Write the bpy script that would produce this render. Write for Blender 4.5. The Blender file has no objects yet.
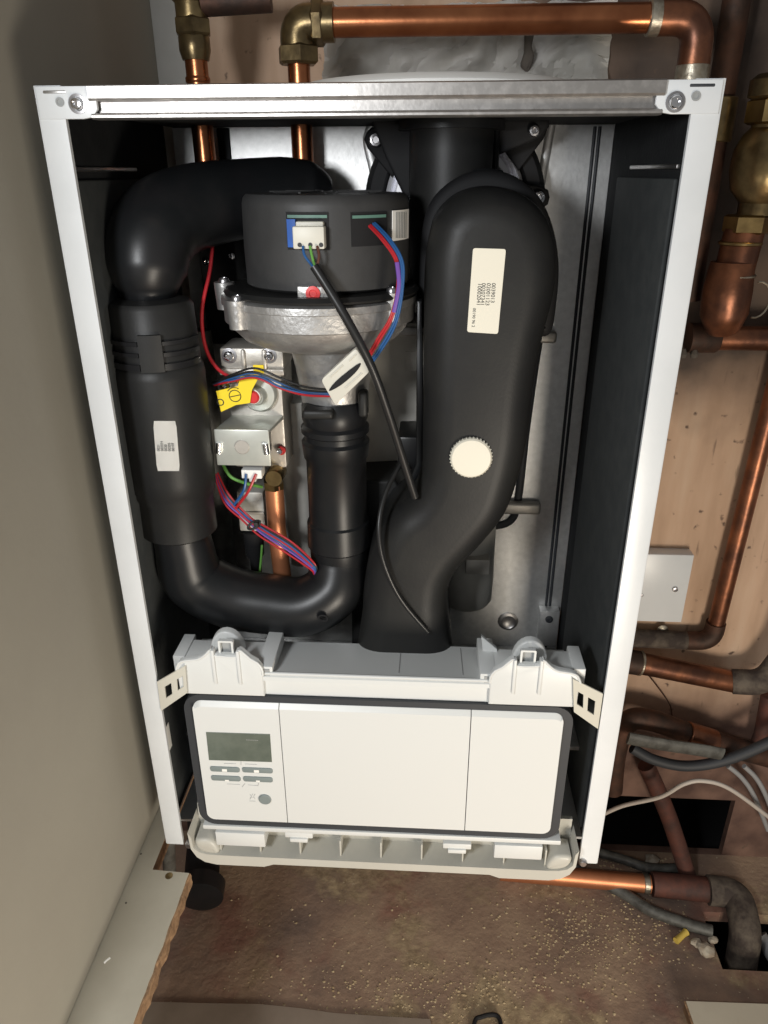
import bpy, bmesh, math, random
from mathutils import Vector, Matrix, noise as mnoise
PI = math.pi
random.seed(7)
sc = bpy.context.scene
COL = sc.collection

# ------------------------------------------------------------------ camera, world, lights, exposure
CP = Vector((0.0400, -0.5397, 0.6371))
YAW, PITCH, ROLL, FPX = 0.0605, 0.4312, -0.0042, 740.0
FW = Vector((-math.sin(YAW)*math.cos(PITCH), math.cos(YAW)*math.cos(PITCH), -math.sin(PITCH)))
r0 = Vector((math.cos(YAW), math.sin(YAW), 0)); u0 = r0.cross(FW)
RT = math.cos(ROLL)*r0 + math.sin(ROLL)*u0
UP = -math.sin(ROLL)*r0 + math.cos(ROLL)*u0
cam_d = bpy.data.cameras.new('camera'); cam = bpy.data.objects.new('camera', cam_d); COL.objects.link(cam)
cam_d.sensor_fit = 'VERTICAL'; cam_d.sensor_height = 36; cam_d.lens = FPX/1024*36; cam_d.clip_start = 0.01
m = Matrix.Identity(4)
for i, v in enumerate((RT, UP, -FW)):
    for j in range(3): m[j][i] = v[j]
m.translation = CP
cam.matrix_world = m
sc.camera = cam

w = bpy.data.worlds.new('world'); sc.world = w; w.use_nodes = True
w.node_tree.nodes['Background'].inputs[0].default_value = (0.98, 0.97, 0.95, 1)
w.node_tree.nodes['Background'].inputs[1].default_value = 0.22

def area(name, loc, target, size, power, color):
    l = bpy.data.lights.new(name, 'AREA'); l.shape = 'RECTANGLE'; l.size, l.size_y = size; l.energy = power; l.color = color
    o = bpy.data.objects.new(name, l); COL.objects.link(o); o.location = loc
    o.rotation_euler = (Vector(target)-Vector(loc)).to_track_quat('-Z', 'Y').to_euler()
    return o
area('window_light', (-0.27, -0.66, 0.70), (0.0, 0.15, 0.30), (0.12, 0.12), 4.5, (0.96, 0.98, 1.0))
area('wall_fill', (0.45, -0.85, -0.06), (-0.25, -0.05, -0.20), (0.30, 0.30), 9.0, (1.0, 0.90, 0.76))  # unseen warm fill, added low on the right to brighten left wall and floor
sc.view_settings.view_transform = 'Standard'; sc.view_settings.look = 'None'
sc.view_settings.gamma = 1; sc.view_settings.use_curve_mapping = False
sc.view_settings.exposure = 0.0

# ------------------------------------------------------------------ helpers
def A(px, py, y):
    """point of the plane y = const seen at a photo position"""
    d = FW*FPX + RT*(px-384) + UP*(512-py)
    return CP + d*((y-CP.y)/d.y)
def AZ(px, py, z):
    d = FW*FPX + RT*(px-384) + UP*(512-py)
    return CP + d*((z-CP.z)/d.z)
def SCL(p): return FPX/((p-CP).dot(FW))

MATS = {}
def M(name, col, rough=0.5, metal=0.0, col2=None, scale=20, lo=.4, hi=.6, bump=0.0, bscale=None, spec=0.5, emit=None, coat=0, stretch=None):
    if name in MATS: return MATS[name]
    mt = bpy.data.materials.new(name); mt.use_nodes = True; nt = mt.node_tree; b = nt.nodes['Principled BSDF']
    b.inputs['Base Color'].default_value = (*col, 1); b.inputs['Roughness'].default_value = rough; b.inputs['Metallic'].default_value = metal
    b.inputs['Specular IOR Level'].default_value = spec
    if coat: b.inputs['Coat Weight'].default_value = coat
    tc = nt.nodes.new('ShaderNodeTexCoord'); src = tc.outputs['Object']
    if stretch:
        mp = nt.nodes.new('ShaderNodeMapping'); mp.inputs['Scale'].default_value = stretch; nt.links.new(src, mp.inputs['Vector']); src = mp.outputs['Vector']
    if col2:
        n = nt.nodes.new('ShaderNodeTexNoise'); n.inputs['Scale'].default_value = scale; n.inputs['Detail'].default_value = 6
        n.inputs['Roughness'].default_value = .6
        nt.links.new(src, n.inputs['Vector'])
        rp = nt.nodes.new('ShaderNodeValToRGB'); rp.color_ramp.elements[0].position = lo; rp.color_ramp.elements[1].position = hi
        rp.color_ramp.elements[0].color = (*col, 1); rp.color_ramp.elements[1].color = (*col2, 1)
        nt.links.new(n.outputs['Fac'], rp.inputs['Fac']); nt.links.new(rp.outputs['Color'], b.inputs['Base Color'])
    if bump:
        n2 = nt.nodes.new('ShaderNodeTexNoise'); n2.inputs['Scale'].default_value = bscale or scale*3; n2.inputs['Detail'].default_value = 5
        nt.links.new(src, n2.inputs['Vector'])
        bp = nt.nodes.new('ShaderNodeBump'); bp.inputs['Strength'].default_value = bump; bp.inputs['Distance'].default_value = .002
        nt.links.new(n2.outputs['Fac'], bp.inputs['Height']); nt.links.new(bp.outputs['Normal'], b.inputs['Normal'])
    MATS[name] = mt
    return mt

M('casing_white', (.70,.725,.74), .32, col2=(.66,.685,.70), scale=12, bump=.03, bscale=300)
M('galvanised', (.62,.60,.58), .38, 1, (.42,.41,.40), 60, .35, .65, .10, 90)
M('galv_rail', (.50,.48,.46), .38, .85, (.37,.355,.34), 120, .30, .55, .04, 400)
M('galv_back', (.74,.74,.73), .47, .85, (.64,.64,.63), 140, .35, .65, .08, 260)
M('cast_alu', (.50,.49,.475), .42, .75, (.34,.335,.325), 60, .3, .7, .25, 220)
M('alu_block', (.58,.55,.50), .42, .45, (.48,.455,.41), 45, .3, .7, .12, 200)
M('heat_grey', (.60,.58,.53), .5, .25, (.50,.485,.44), 25, .3, .7, .15, 150)
M('zinc', (.60,.61,.56), .34, .45, (.50,.52,.47), 40, .3, .7, .04)
M('bright_alu', (.95,.95,1.0), .35, .25)
M('chrome', (.82,.82,.84), .13, 1)
M('screw', (.50,.49,.50), .3, .95)
M('black_plastic', (.009,.010,.011), .36, 0, (.012,.012,.013), 30, bump=.02, bscale=500, spec=.35)
M('black_satin', (.015,.015,.015), .46, 0, (.019,.019,.018), 20, bump=.04, bscale=400, spec=.28)
M('black_matt', (.011,.011,.012), .7, 0, spec=.3)
M('foam', (.010,.011,.012), .85, 0, (.014,.015,.016), 60, bump=.15, bscale=300, spec=.25)
M('foam_grey', (.040,.044,.045), .75, 0, (.050,.054,.054), 50, bump=.12, bscale=300, spec=.3)
M('rubber', (.030,.033,.038), .6, 0, bump=.03, bscale=300)
M('fan_grey', (.036,.036,.036), .5, 0, (.042,.042,.042), 40, bump=.04, bscale=500, spec=.4)
M('white_plastic', (.52,.51,.46), .42, 0, (.48,.47,.42), 10, bump=.02, bscale=200)
M('tray_plastic', (.65,.665,.655), .38, 0)
M('cream_plastic', (.62,.60,.52), .45, 0)
M('display', (.13,.15,.125), .18, 0, (.10,.12,.10), 40)
M('button_grey', (.20,.235,.235), .5, 0)
M('mark_grey', (.30,.31,.31), .6, 0)
M('label_white', (.86,.85,.81), .5, 0)
M('label_cream', (.78,.74,.62), .5, 0)
M('print_black', (.02,.02,.02), .6, 0)
M('copper', (.56,.22,.10), .27, 1, (.34,.12,.055), 30, .35, .7, .06, 120)
M('copper_matt', (.62,.25,.12), .42, .7, (.50,.19,.09), 30, .35, .7)
M('copper_dull', (.33,.135,.07), .38, .9, (.13,.06,.04), 22, .35, .62, .15, 120)
M('copper_old', (.12,.058,.038), .6, .7, (.055,.036,.028), 28, .35, .62, .3, 120)
M('copper_rust', (.12,.042,.028), .7, .2, (.06,.028,.022), 40, .35, .62, .3, 120)
M('solder', (.50,.46,.38), .4, .9, (.30,.26,.2), 80, .35, .6, .3, 200)
M('crust', (.13,.105,.08), .85, .1, (.045,.033,.027), 45, .35, .6, .6, 120)
M('brass', (.52,.37,.16), .30, 1, (.26,.18,.08), 30, .35, .65, .1, 120)
M('brass_old', (.34,.25,.12), .32, .9, (.13,.095,.05), 30, .35, .65, .15, 120)
M('wire_red', (.42,.018,.025), .35); M('wire_blue', (.02,.09,.25), .35); M('wire_green', (.12,.32,.06), .4)
M('wire_brown', (.10,.035,.02), .4); M('wire_black', (.014,.014,.014), .38); M('wire_violet', (.16,.07,.35), .4); M('wire_orange', (.6,.14,.06), .4)
M('cable_white', (.50,.45,.40), .5); M('cable_grey', (.10,.10,.09), .55, 0, (.05,.048,.042), 60, bump=.2)
M('cable_pale', (.30,.30,.30), .5)
M('yellow', (.86,.66,.02), .5); M('red_cap', (.62,.04,.04), .35); M('connector_blue', (.02,.10,.40), .4); M('pcb', (.10,.20,.16), .5)
M('melamine', (.50,.46,.37), .45, 0, (.46,.42,.335), 14, bump=.03)
M('chipboard', (.32,.20,.11), .9, 0, (.18,.105,.055), 160, .35, .65, .8, 160)
M('wall_side', (.335,.315,.265), .75, 0, (.31,.29,.245), 7, .3, .7, .12, 90)
M('white_board', (.50,.49,.46), .7, 0, (.44,.43,.40), 9, bump=.06)
M('torn_paper', (.84,.82,.78), .55, 0, (.70,.68,.63), 18, bump=.1, bscale=60)
M('stain', (.10,.085,.07), .9)
M('debris', (.50,.40,.25), .9, 0, (.28,.20,.11), 90, .35, .65, .4, 150)
M('plaster_lump', (.42,.38,.31), .9, 0, (.28,.22,.16), 60, bump=.5)
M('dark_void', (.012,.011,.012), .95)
M('joist', (.07,.05,.042), .9, 0, (.045,.033,.03), 30, bump=.4)

def wall_mat():
    mt = bpy.data.materials.new('plywood_wall'); mt.use_nodes = True; nt = mt.node_tree; b = nt.nodes['Principled BSDF']; L = nt.links.new
    b.inputs['Roughness'].default_value = .75
    g = nt.nodes.new('ShaderNodeNewGeometry'); sp = nt.nodes.new('ShaderNodeSeparateXYZ'); L(g.outputs['Position'], sp.inputs[0])
    def noise(s, det=6, st=None):
        n = nt.nodes.new('ShaderNodeTexNoise'); n.inputs['Scale'].default_value = s; n.inputs['Detail'].default_value = det
        if st:
            mp = nt.nodes.new('ShaderNodeMapping'); mp.inputs['Scale'].default_value = st; L(g.outputs['Position'], mp.inputs[0]); L(mp.outputs[0], n.inputs['Vector'])
        else: L(g.outputs['Position'], n.inputs['Vector'])
        return n.outputs['Fac']
    def ramp(f, stops):
        r = nt.nodes.new('ShaderNodeValToRGB'); e = r.color_ramp.elements
        while len(e) < len(stops): e.new(.5)
        for k, (p, c) in enumerate(stops): e[k].position = p; e[k].color = (*c, 1)
        L(f, r.inputs[0]); return r.outputs['Color']
    def mix(f, a, c, typ='MIX'):
        x = nt.nodes.new('ShaderNodeMix'); x.data_type = 'RGBA'; x.blend_type = typ
        if isinstance(f, float): x.inputs[0].default_value = f
        else: L(f, x.inputs[0])
        L(a, x.inputs[6]); L(c, x.inputs[7]); return x.outputs[2]
    def mr(f, a, b2):
        n = nt.nodes.new('ShaderNodeMapRange'); n.inputs[1].default_value = a; n.inputs[2].default_value = b2; L(f, n.inputs[0]); return n.outputs[0]
    def add(a, c, op='ADD'):
        n = nt.nodes.new('ShaderNodeMath'); n.operation = op; L(a, n.inputs[0])
        if isinstance(c, float): n.inputs[1].default_value = c
        else: L(c, n.inputs[1])
        return n.outputs[0]
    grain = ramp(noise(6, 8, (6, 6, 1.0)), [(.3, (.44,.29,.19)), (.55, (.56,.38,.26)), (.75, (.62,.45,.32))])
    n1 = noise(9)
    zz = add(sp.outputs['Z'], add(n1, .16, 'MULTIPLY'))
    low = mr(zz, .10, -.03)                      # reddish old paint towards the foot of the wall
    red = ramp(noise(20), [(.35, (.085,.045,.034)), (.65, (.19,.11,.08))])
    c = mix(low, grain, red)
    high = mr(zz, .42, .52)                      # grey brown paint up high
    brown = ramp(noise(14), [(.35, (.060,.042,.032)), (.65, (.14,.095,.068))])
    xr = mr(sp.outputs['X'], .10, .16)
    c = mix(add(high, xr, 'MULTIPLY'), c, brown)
    sp2 = ramp(noise(70, 3), [(.66, (0, 0, 0)), (.74, (1, 1, 1))])
    dk = ramp(noise(3), [(0, (.10,.06,.045)), (1, (.14,.09,.06))])
    c = mix(sp2, c, dk)
    drips = ramp(noise(10, 4, (9, 9, 1.3)), [(.66, (0, 0, 0)), (.74, (.6,.6,.6))])
    c = mix(drips, c, dk)
    L(c, b.inputs['Base Color'])
    bp = nt.nodes.new('ShaderNodeBump'); bp.inputs['Strength'].default_value = .35; bp.inputs['Distance'].default_value = .002
    L(noise(60), bp.inputs['Height']); L(bp.outputs[0], b.inputs['Normal'])
    return mt
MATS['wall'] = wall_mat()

def floor_mat():
    mt = bpy.data.materials.new('dusty_floor'); mt.use_nodes = True; nt = mt.node_tree; b = nt.nodes['Principled BSDF']; L = nt.links.new
    b.inputs['Roughness'].default_value = .9
    g = nt.nodes.new('ShaderNodeNewGeometry')
    def noise(s, det=6, off=0.0):
        mp = nt.nodes.new('ShaderNodeMapping'); mp.inputs['Location'].default_value = (off, off, 0); L(g.outputs['Position'], mp.inputs[0])
        n = nt.nodes.new('ShaderNodeTexNoise'); n.inputs['Scale'].default_value = s; n.inputs['Detail'].default_value = det; n.inputs['Roughness'].default_value = .62
        L(mp.outputs[0], n.inputs['Vector']); return n.outputs['Fac']
    def ramp(f, stops):
        r = nt.nodes.new('ShaderNodeValToRGB'); e = r.color_ramp.elements
        while len(e) < len(stops): e.new(.5)
        for k, (p, c) in enumerate(stops): e[k].position = p; e[k].color = (*c, 1)
        L(f, r.inputs[0]); return r.outputs['Color']
    def mix(f, a, c):
        x = nt.nodes.new('ShaderNodeMix'); x.data_type = 'RGBA'; L(f, x.inputs[0]); L(a, x.inputs[6]); L(c, x.inputs[7]); return x.outputs[2]
    base = ramp(noise(7), [(.3, (.15,.105,.083)), (.5, (.27,.18,.125)), (.7, (.38,.27,.18))])
    red = ramp(noise(30), [(.3, (.16,.062,.045)), (.7, (.25,.11,.08))])
    c = mix(ramp(noise(5, 5, 3.1), [(.54, (0,0,0)), (.64, (.7,.7,.7))]), base, red)
    sand = ramp(noise(60, 4), [(.35, (.20,.145,.08)), (.65, (.44,.34,.20))])
    c = mix(ramp(noise(6.5, 8, 7.7), [(.52, (0,0,0)), (.60, (.8,.8,.8))]), c, sand)
    c = mix(ramp(noise(160, 2, 1.3), [(.70, (0,0,0)), (.74, (1,1,1))]), c, ramp(noise(200), [(.3, (.35,.28,.18)), (.7, (.55,.47,.34))]))
    L(c, b.inputs['Base Color'])
    bp = nt.nodes.new('ShaderNodeBump'); bp.inputs['Strength'].default_value = .6; bp.inputs['Distance'].default_value = .003
    L(noise(90), bp.inputs['Height']); L(bp.outputs[0], b.inputs['Normal'])
    return mt
MATS['floor'] = floor_mat()

WORLD = {}
def root(name, loc, label, cat, group=None):
    o = bpy.data.objects.new(name, None); COL.objects.link(o); o.location = loc; o.empty_display_size = .03
    WORLD[o] = Vector(loc); o['label'] = label; o['category'] = cat
    if group: o['group'] = group
    return o
def obj(name, bm, mat, parent=None, label=None, cat=None, group=None, kind=None, ang=35, origin='auto'):
    bmesh.ops.recalc_face_normals(bm, faces=bm.faces)
    vs = [v.co for v in bm.verts]
    mn = Vector([min(v[i] for v in vs) for i in range(3)]); mx = Vector([max(v[i] for v in vs) for i in range(3)])
    O = (mn+mx)/2
    if parent is None: O.z = mn.z
    bmesh.ops.translate(bm, verts=bm.verts, vec=-O)
    me = bpy.data.meshes.new(name); bm.to_mesh(me); bm.free()
    me.materials.append(MATS[mat] if isinstance(mat, str) else mat)
    for p in me.polygons: p.use_smooth = True
    me.set_sharp_from_angle(angle=math.radians(ang))
    o = bpy.data.objects.new(name, me); COL.objects.link(o)
    WORLD[o] = O
    if parent is not None: o.parent = parent; o.location = O-WORLD[parent]
    else: o.location = O
    if label: o['label'] = label
    if cat: o['category'] = cat
    if group: o['group'] = group
    if kind: o['kind'] = kind
    return o
def B(): return bmesh.new()
def box(bm, a, c, bev=0, seg=2, rot=None):
    a = Vector(a); c = Vector(c)
    r = bmesh.ops.create_cube(bm, size=1); vs = r['verts']
    bmesh.ops.scale(bm, verts=vs, vec=c-a)
    if bev:
        es = list({e for v in vs for e in v.link_edges})
        rr = bmesh.ops.bevel(bm, geom=es, offset=bev, segments=seg, affect='EDGES', profile=.5)
        vs = list({v for f in rr['faces'] for v in f.verts} | {v for v in vs if v.is_valid})
    if rot: bmesh.ops.rotate(bm, verts=vs, cent=(0,0,0), matrix=rot)
    bmesh.ops.translate(bm, verts=vs, vec=(a+c)/2)
    return vs
def loft(bm, rings, cap=True, closed=True):
    R = [[bm.verts.new(p) for p in r] for r in rings]
    n = len(R[0])
    for i in range(len(R)-1):
        for k in range(n if closed else n-1):
            bm.faces.new((R[i][k], R[i][(k+1) % n], R[i+1][(k+1) % n], R[i+1][k]))
    if cap:
        bm.faces.new(R[0][::-1]); bm.faces.new(R[-1])
def catmull(pts, n=6, closed=False):
    P = [Vector(p) for p in pts]; out = []; N = len(P)
    for i in range(N if closed else N-1):
        if closed: a, b, c, d = P[i-1], P[i], P[(i+1) % N], P[(i+2) % N]
        else: a, b, c, d = P[max(i-1, 0)], P[i], P[i+1], P[min(i+2, N-1)]
        for k in range(n):
            t = k/n
            out.append(.5*((2*b)+(c-a)*t+(2*a-5*b+4*c-d)*t*t+(3*b-a-3*c+d)*t**3))
    if not closed: out.append(P[-1])
    return out
def lerpr(rs, n, m):
    out = []
    for i in range(m):
        t = i/(m-1)*(len(rs)-1); k = min(int(t), len(rs)-2) if len(rs) > 1 else 0
        out.append(rs[k]+(rs[min(k+1, len(rs)-1)]-rs[k])*(t-k))
    return out
def tube(bm, pts, r, seg=14, smooth=0, flat=1.0, cap=True):
    P = [Vector(p) for p in pts]
    if smooth: P = catmull(P, smooth)
    rs = [r]*len(P) if not isinstance(r, (list, tuple)) else lerpr(r, 0, len(P))
    T = []
    for i in range(len(P)):
        t = P[min(i+1, len(P)-1)]-P[max(i-1, 0)]; T.append(t.normalized())
    nrm = T[0].orthogonal().normalized() if abs(T[0].y) > .8 else (Vector((0, 1, 0))-T[0]*T[0].y).normalized()
    rings = []
    for i in range(len(P)):
        nrm = (nrm-T[i]*nrm.dot(T[i])).normalized(); bn = T[i].cross(nrm)
        rings.append([P[i]+(nrm*math.cos(a)*flat+bn*math.sin(a))*rs[i] for a in [2*PI*k/seg for k in range(seg)]])
    loft(bm, rings, cap)
def fillet(pts, rad, n=7):
    P = [Vector(p) for p in pts]; out = [P[0]]
    for i in range(1, len(P)-1):
        a = (P[i-1]-P[i]).normalized(); b = (P[i+1]-P[i]).normalized()
        s, e = P[i]+a*rad, P[i]+b*rad
        for k in range(n+1):
            t = k/n; out.append(s*(1-t)**2+P[i]*2*t*(1-t)+e*t*t)
    out.append(P[-1]); return out
def lathe(bm, prof, o, ax=(0, 0, 1), seg=40, cap=True):
    """prof: list of (radius, t along axis)"""
    ax = Vector(ax).normalized(); u = ax.orthogonal().normalized(); v = ax.cross(u); o = Vector(o)
    loft(bm, [[o+ax*t+(u*math.cos(a)+v*math.sin(a))*r for a in [2*PI*k/seg for k in range(seg)]] for r, t in prof], cap)
def plathe(bm, cx, cy, y, rows, seg=40):
    """upright turned body: rows of (photo row, half width there)"""
    c = A(cx, cy, y); pr = []
    for py, hw in rows:
        q = A(cx, py, y); z = q.z; s = SCL(Vector((c.x, y, z))); pr.append((hw/s, z-c.z))
    lathe(bm, pr, c, seg=seg); return c
def offs(pts, d):
    n = len(pts); out = []
    ar = sum(pts[i][0]*pts[(i+1) % n][1]-pts[(i+1) % n][0]*pts[i][1] for i in range(n)); s = 1 if ar > 0 else -1
    for i in range(n):
        a = Vector(pts[i-1]); b = Vector(pts[i]); c = Vector(pts[(i+1) % n])
        e1 = (b-a).normalized(); e2 = (c-b).normalized()
        n1 = Vector((-e1.y, e1.x))*s; n2 = Vector((-e2.y, e2.x))*s; nn = n1+n2
        if nn.length < 1e-6: nn = n1
        nn.normalize(); k = d/max(.5, nn.dot(n1)); out.append(b+nn*k)
    return out
def puffy(bm, outl, y0, y1, r, n=5, smooth=0):
    """slab standing in XZ with outline outl, front at y0 (rounded by r), back at y1"""
    pts = [Vector((p[0], p[1])) for p in outl]
    if smooth:
        pts = [Vector((p.x, p.y)) for p in catmull([(p.x, p.y, 0) for p in pts], smooth, True)]
    rings = [[Vector((p.x, y1, p.y)) for p in pts]]
    for k in range(n+1):
        a = k/n*PI/2
        q = offs(pts, r*(1-math.cos(a))); rings.append([Vector((p.x, y0+r*(1-math.sin(a)), p.y)) for p in q])
    loft(bm, rings)
def P2(lst, y): return [(A(px, py, y).x, A(px, py, y).z) for px, py in lst]
def rrect(x0, x1, z0, z1, r, n=6):
    out = []
    for cx, cz, a0 in ((x1-r, z1-r, 0), (x0+r, z1-r, 90), (x0+r, z0+r, 180), (x1-r, z0+r, 270)):
        for k in range(n+1):
            a = math.radians(a0+90*k/n); out.append((cx+r*math.cos(a), cz+r*math.sin(a)))
    return out
def ringframe(bm, outer, inner, y0, y1):
    loft(bm, [[Vector((p[0], y1, p[1])) for p in outer], [Vector((p[0], y0, p[1])) for p in outer],
              [Vector((p[0], y0, p[1])) for p in inner], [Vector((p[0], y1, p[1])) for p in inner]], cap=False)
    bm.verts.ensure_lookup_table(); n = len(outer); v = bm.verts[:]
    for k in range(n): bm.faces.new((v[3*n+k], v[3*n+(k+1) % n], v[(k+1) % n], v[k]))
def grid_plate(bm, q, us, vs, holes, d):
    """plate over quad q (4 points), cells split at us, vs, cells in holes left open, thickness vector d"""
    q = [Vector(p) for p in q]; d = Vector(d)
    f = lambda u, v: (q[0]*(1-u)+q[1]*u)*(1-v)+(q[3]*(1-u)+q[2]*u)*v
    V = {}
    for i, u in enumerate(us):
        for j, v in enumerate(vs):
            V[i, j, 0] = bm.verts.new(f(u, v)); V[i, j, 1] = bm.verts.new(f(u, v)+d)
    cells = {(i, j) for i in range(len(us)-1) for j in range(len(vs)-1)}-set(holes)
    for (i, j) in cells:
        for s in (0, 1): bm.faces.new([V[a, b, s] for a, b in ((i, j), (i+1, j), (i+1, j+1), (i, j+1))])
        for (di, dj, e) in ((-1, 0, ((i, j), (i, j+1))), (1, 0, ((i+1, j), (i+1, j+1))), (0, -1, ((i, j), (i+1, j))), (0, 1, ((i, j+1), (i+1, j+1)))):
            if (i+di, j+dj) not in cells: bm.faces.new((V[(*e[0], 0)], V[(*e[1], 0)], V[(*e[1], 1)], V[(*e[0], 1)]))
def txt(s, o, xd, nd, size, mat, parent, name='printed_text'):
    cu = bpy.data.curves.new(name, 'FONT'); cu.body = s; cu.size = size; cu.extrude = .00005
    t = bpy.data.objects.new(name, cu); COL.objects.link(t)
    me = bpy.data.meshes.new_from_object(t.evaluated_get(bpy.context.evaluated_depsgraph_get()))
    bpy.data.objects.remove(t)
    xd = Vector(xd).normalized(); nd = Vector(nd).normalized(); yd = nd.cross(xd)
    R = Matrix((xd, yd, nd)).transposed().to_4x4(); R.translation = Vector(o)
    bm = B(); bm.from_mesh(me); bpy.data.meshes.remove(me); bm.transform(R)
    return bm
def screw(parent, p, r, mat='screw', ax=(0, -1, 0), name='screw'):
    bm = B(); lathe(bm, [(r, 0), (r, .4*r), (r*.8, .75*r), (r*.5, .8*r), (r*.42, .35*r)], p, ax, 20)
    s = obj(name, bm, mat, parent)
    return s
def wire(parent, pts, r, mat, name='wire', label=None, seg=8):
    bm = B(); tube(bm, [A(*p) for p in pts], r, seg, 7); return obj(name, bm, mat, parent, label=label)

# ------------------------------------------------------------------ setting
FZ = -0.368; WY = 0.345
bm = B()      # back wall, a hole left open at its foot on the right
q = [(-.9, WY, FZ-.05), (1.5, WY, FZ-.05), (1.5, WY, 1.7), (-.9, WY, 1.7)]
U = lambda x: (x+.9)/2.4
Vv = lambda z: (z-FZ+.05)/(1.7-FZ+.05)
grid_plate(bm, q, [0, U(.28), U(.530), 1], [0, Vv(FZ), Vv(-.250), 1], [(1, 1)], (0, .012, 0))
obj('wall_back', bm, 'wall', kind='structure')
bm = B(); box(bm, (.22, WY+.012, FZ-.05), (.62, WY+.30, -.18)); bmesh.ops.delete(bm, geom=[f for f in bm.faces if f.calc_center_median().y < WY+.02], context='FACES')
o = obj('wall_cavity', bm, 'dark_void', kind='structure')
bm = B(); box(bm, (-.272, -.31, -.007), (-.249, WY, 1.7)); obj('wall_left', bm, 'wall_side', kind='structure')
bm = B(); box(bm, (-.9, -.9, FZ-.05), (-.6, WY, -.03)); obj('wall_under_shelf', bm, 'joist', kind='structure')
# floor with a square cut-out for the pipe
bm = B(); h0, h1 = AZ(712, 940, FZ), AZ(775, 972, FZ)
hx0, hx1, hy0, hy1 = h0.x, .66, h1.y, h0.y+.045
us = [0, (hx0+.9)/2.4, (hx1+.9)/2.4, 1]; vs = [0, (hy0+.9)/(WY+.9), (hy1+.9)/(WY+.9), 1]
grid_plate(bm, [(-.9, -.9, FZ), (1.5, -.9, FZ), (1.5, WY, FZ), (-.9, WY, FZ)], us, vs, [(1, 1)], (0, 0, -.02))
obj('floor', bm, 'floor', kind='structure')
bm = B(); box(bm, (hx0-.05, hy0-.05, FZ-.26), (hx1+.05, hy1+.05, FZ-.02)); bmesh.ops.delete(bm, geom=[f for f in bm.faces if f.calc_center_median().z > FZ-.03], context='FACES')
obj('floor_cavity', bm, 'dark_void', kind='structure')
# white board strip in the corner of the back wall
x1 = A(190, 40, WY).x
bm = B(); box(bm, (-.249, WY-.004, .05), (x1+.012, WY, 1.6), .0008); obj('trim_1', bm, 'white_board', kind='structure')

# ------------------------------------------------------------------ boiler
boiler = root('boiler', (0, .17, 0), 'open white wall boiler with front cover removed, black ducts and control panel showing', 'boiler')
TOPZ = .6888; DT = -.0312
for s in (-1, 1):
    # folded steel side: front flange with a rounded outer bend and a small return lip
    prof = [(.2025, .0035), (.2025, .0), (.2192, .0), (.2208, .0007), (.2215, .0024), (.2215, .335), (.2200, .335), (.2200, .0034), (.2185, .0012), (.2037, .0012), (.2037, .0035)]
    bm = B()
    loft(bm, [[Vector((s*x, y, z)) for x, y in prof] for z in (.004, TOPZ)])
    obj('side_panel', bm, 'casing_white', boiler)
    # corner tab of the flange at the top, with hole and screw
    bm = B(); puffy(bm, [(s*x, z+DT) for x, z in ((.2190, .7005), (.2190, .7195), (.1835, .7195), (.1795, .715), (.1795, .706), (.1835, .7015), (.190, .7005))], -.0012, .0012, .0006, 2)
    obj('corner_tab', bm, 'casing_white', boiler)
    p = A(78, 104, -.001) if s < 0 else A(675, 102, -.001)
    bm = B(); lathe(bm, [(.0060, 0), (.0060, .0010), (.0045, .0012), (.0045, 0)], p, (0, -1, 0), 24); obj('washer', bm, 'screw', boiler)
    screw(boiler, p+Vector((0, -.001, 0)), .0040, 'chrome')
    p = A(60, 102, -.0014) if s < 0 else A(696, 96, -.0014)
    bm = B(); lathe(bm, [(.0028, 0), (.0028, .0006), (.0018, .0006), (.0016, -.001)], p, (0, -1, 0), 20); obj('fixing_hole', bm, 'mark_grey', boiler)
    # slot pressed in the top edge
    bm = B(); box(bm, (s*.2065-.008, -.0014, .6838), (s*.2065+.008, .002, .6862), .0008); obj('edge_slot', bm, 'rubber' if s > 0 else 'galvanised', boiler)
    # insulation
    X = s*.2195; I1 = .2070 if s > 0 else .2150; I2 = .2035 if s > 0 else .2132
    bm = B(); box(bm, (min(X, s*I1), .014, .02), (max(X, s*I1), .236, .679))
    obj('insulation_panel', bm, 'foam', boiler)
    bm = B(); box(bm, (min(s*I1, s*I2), .020, .03), (max(s*I1, s*I2), .190, .632), .0015)
    obj('insulation_pad', bm, 'foam_grey', boiler)
    bm = B(); box(bm, (min(s*I1, s*(I2+.0005)), .02, .638), (max(s*I1, s*(I2+.0005)), .15, .641), .0008)
    obj('insulation_clip', bm, 'galvanised', boiler)
bm = B()      # top rail of galvanised steel, a folded channel
pr = [(-.002, .7200), (-.0035, .7190), (-.0035, .7115), (-.002, .7100), (.004, .7095), (.004, .7030), (-.001, .7022), (-.002, .7010), (-.002, .6995), (-.0005, .6985), (.010, .6985), (.010, .7005), (.006, .7010), (.006, .7110), (.010, .7120), (.010, .7200)]
loft(bm, [[Vector((x, y, .72-(.72-z)*.92+DT)) for y, z in pr] for x in (-.184, .184)])
obj('top_rail', bm, 'galv_rail', boiler)
bm = B(); box(bm, (-.2185, .011, .6833), (.2185, .335, .6863)); obj('top_panel', bm, 'casing_white', boiler)
bm = B(); box(bm, (-.205, .02, .6755), (.205, .236, .6828)); obj('top_insulation', bm, 'foam', boiler)
bm = B(); box(bm, (-.2065, .236, .03), (.2065, .239, .6755))
obj('back_panel', bm, 'galv_back', boiler)
bm = B()      # left riser's shadow put in as a thin black strip on the back panel
box(bm, (A(217, 130, .2345).x, .2335, .30), (A(229, 130, .2345).x, .2358, .675), .0005); obj('pipe_shadow_strip', bm, 'foam', boiler)
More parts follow.
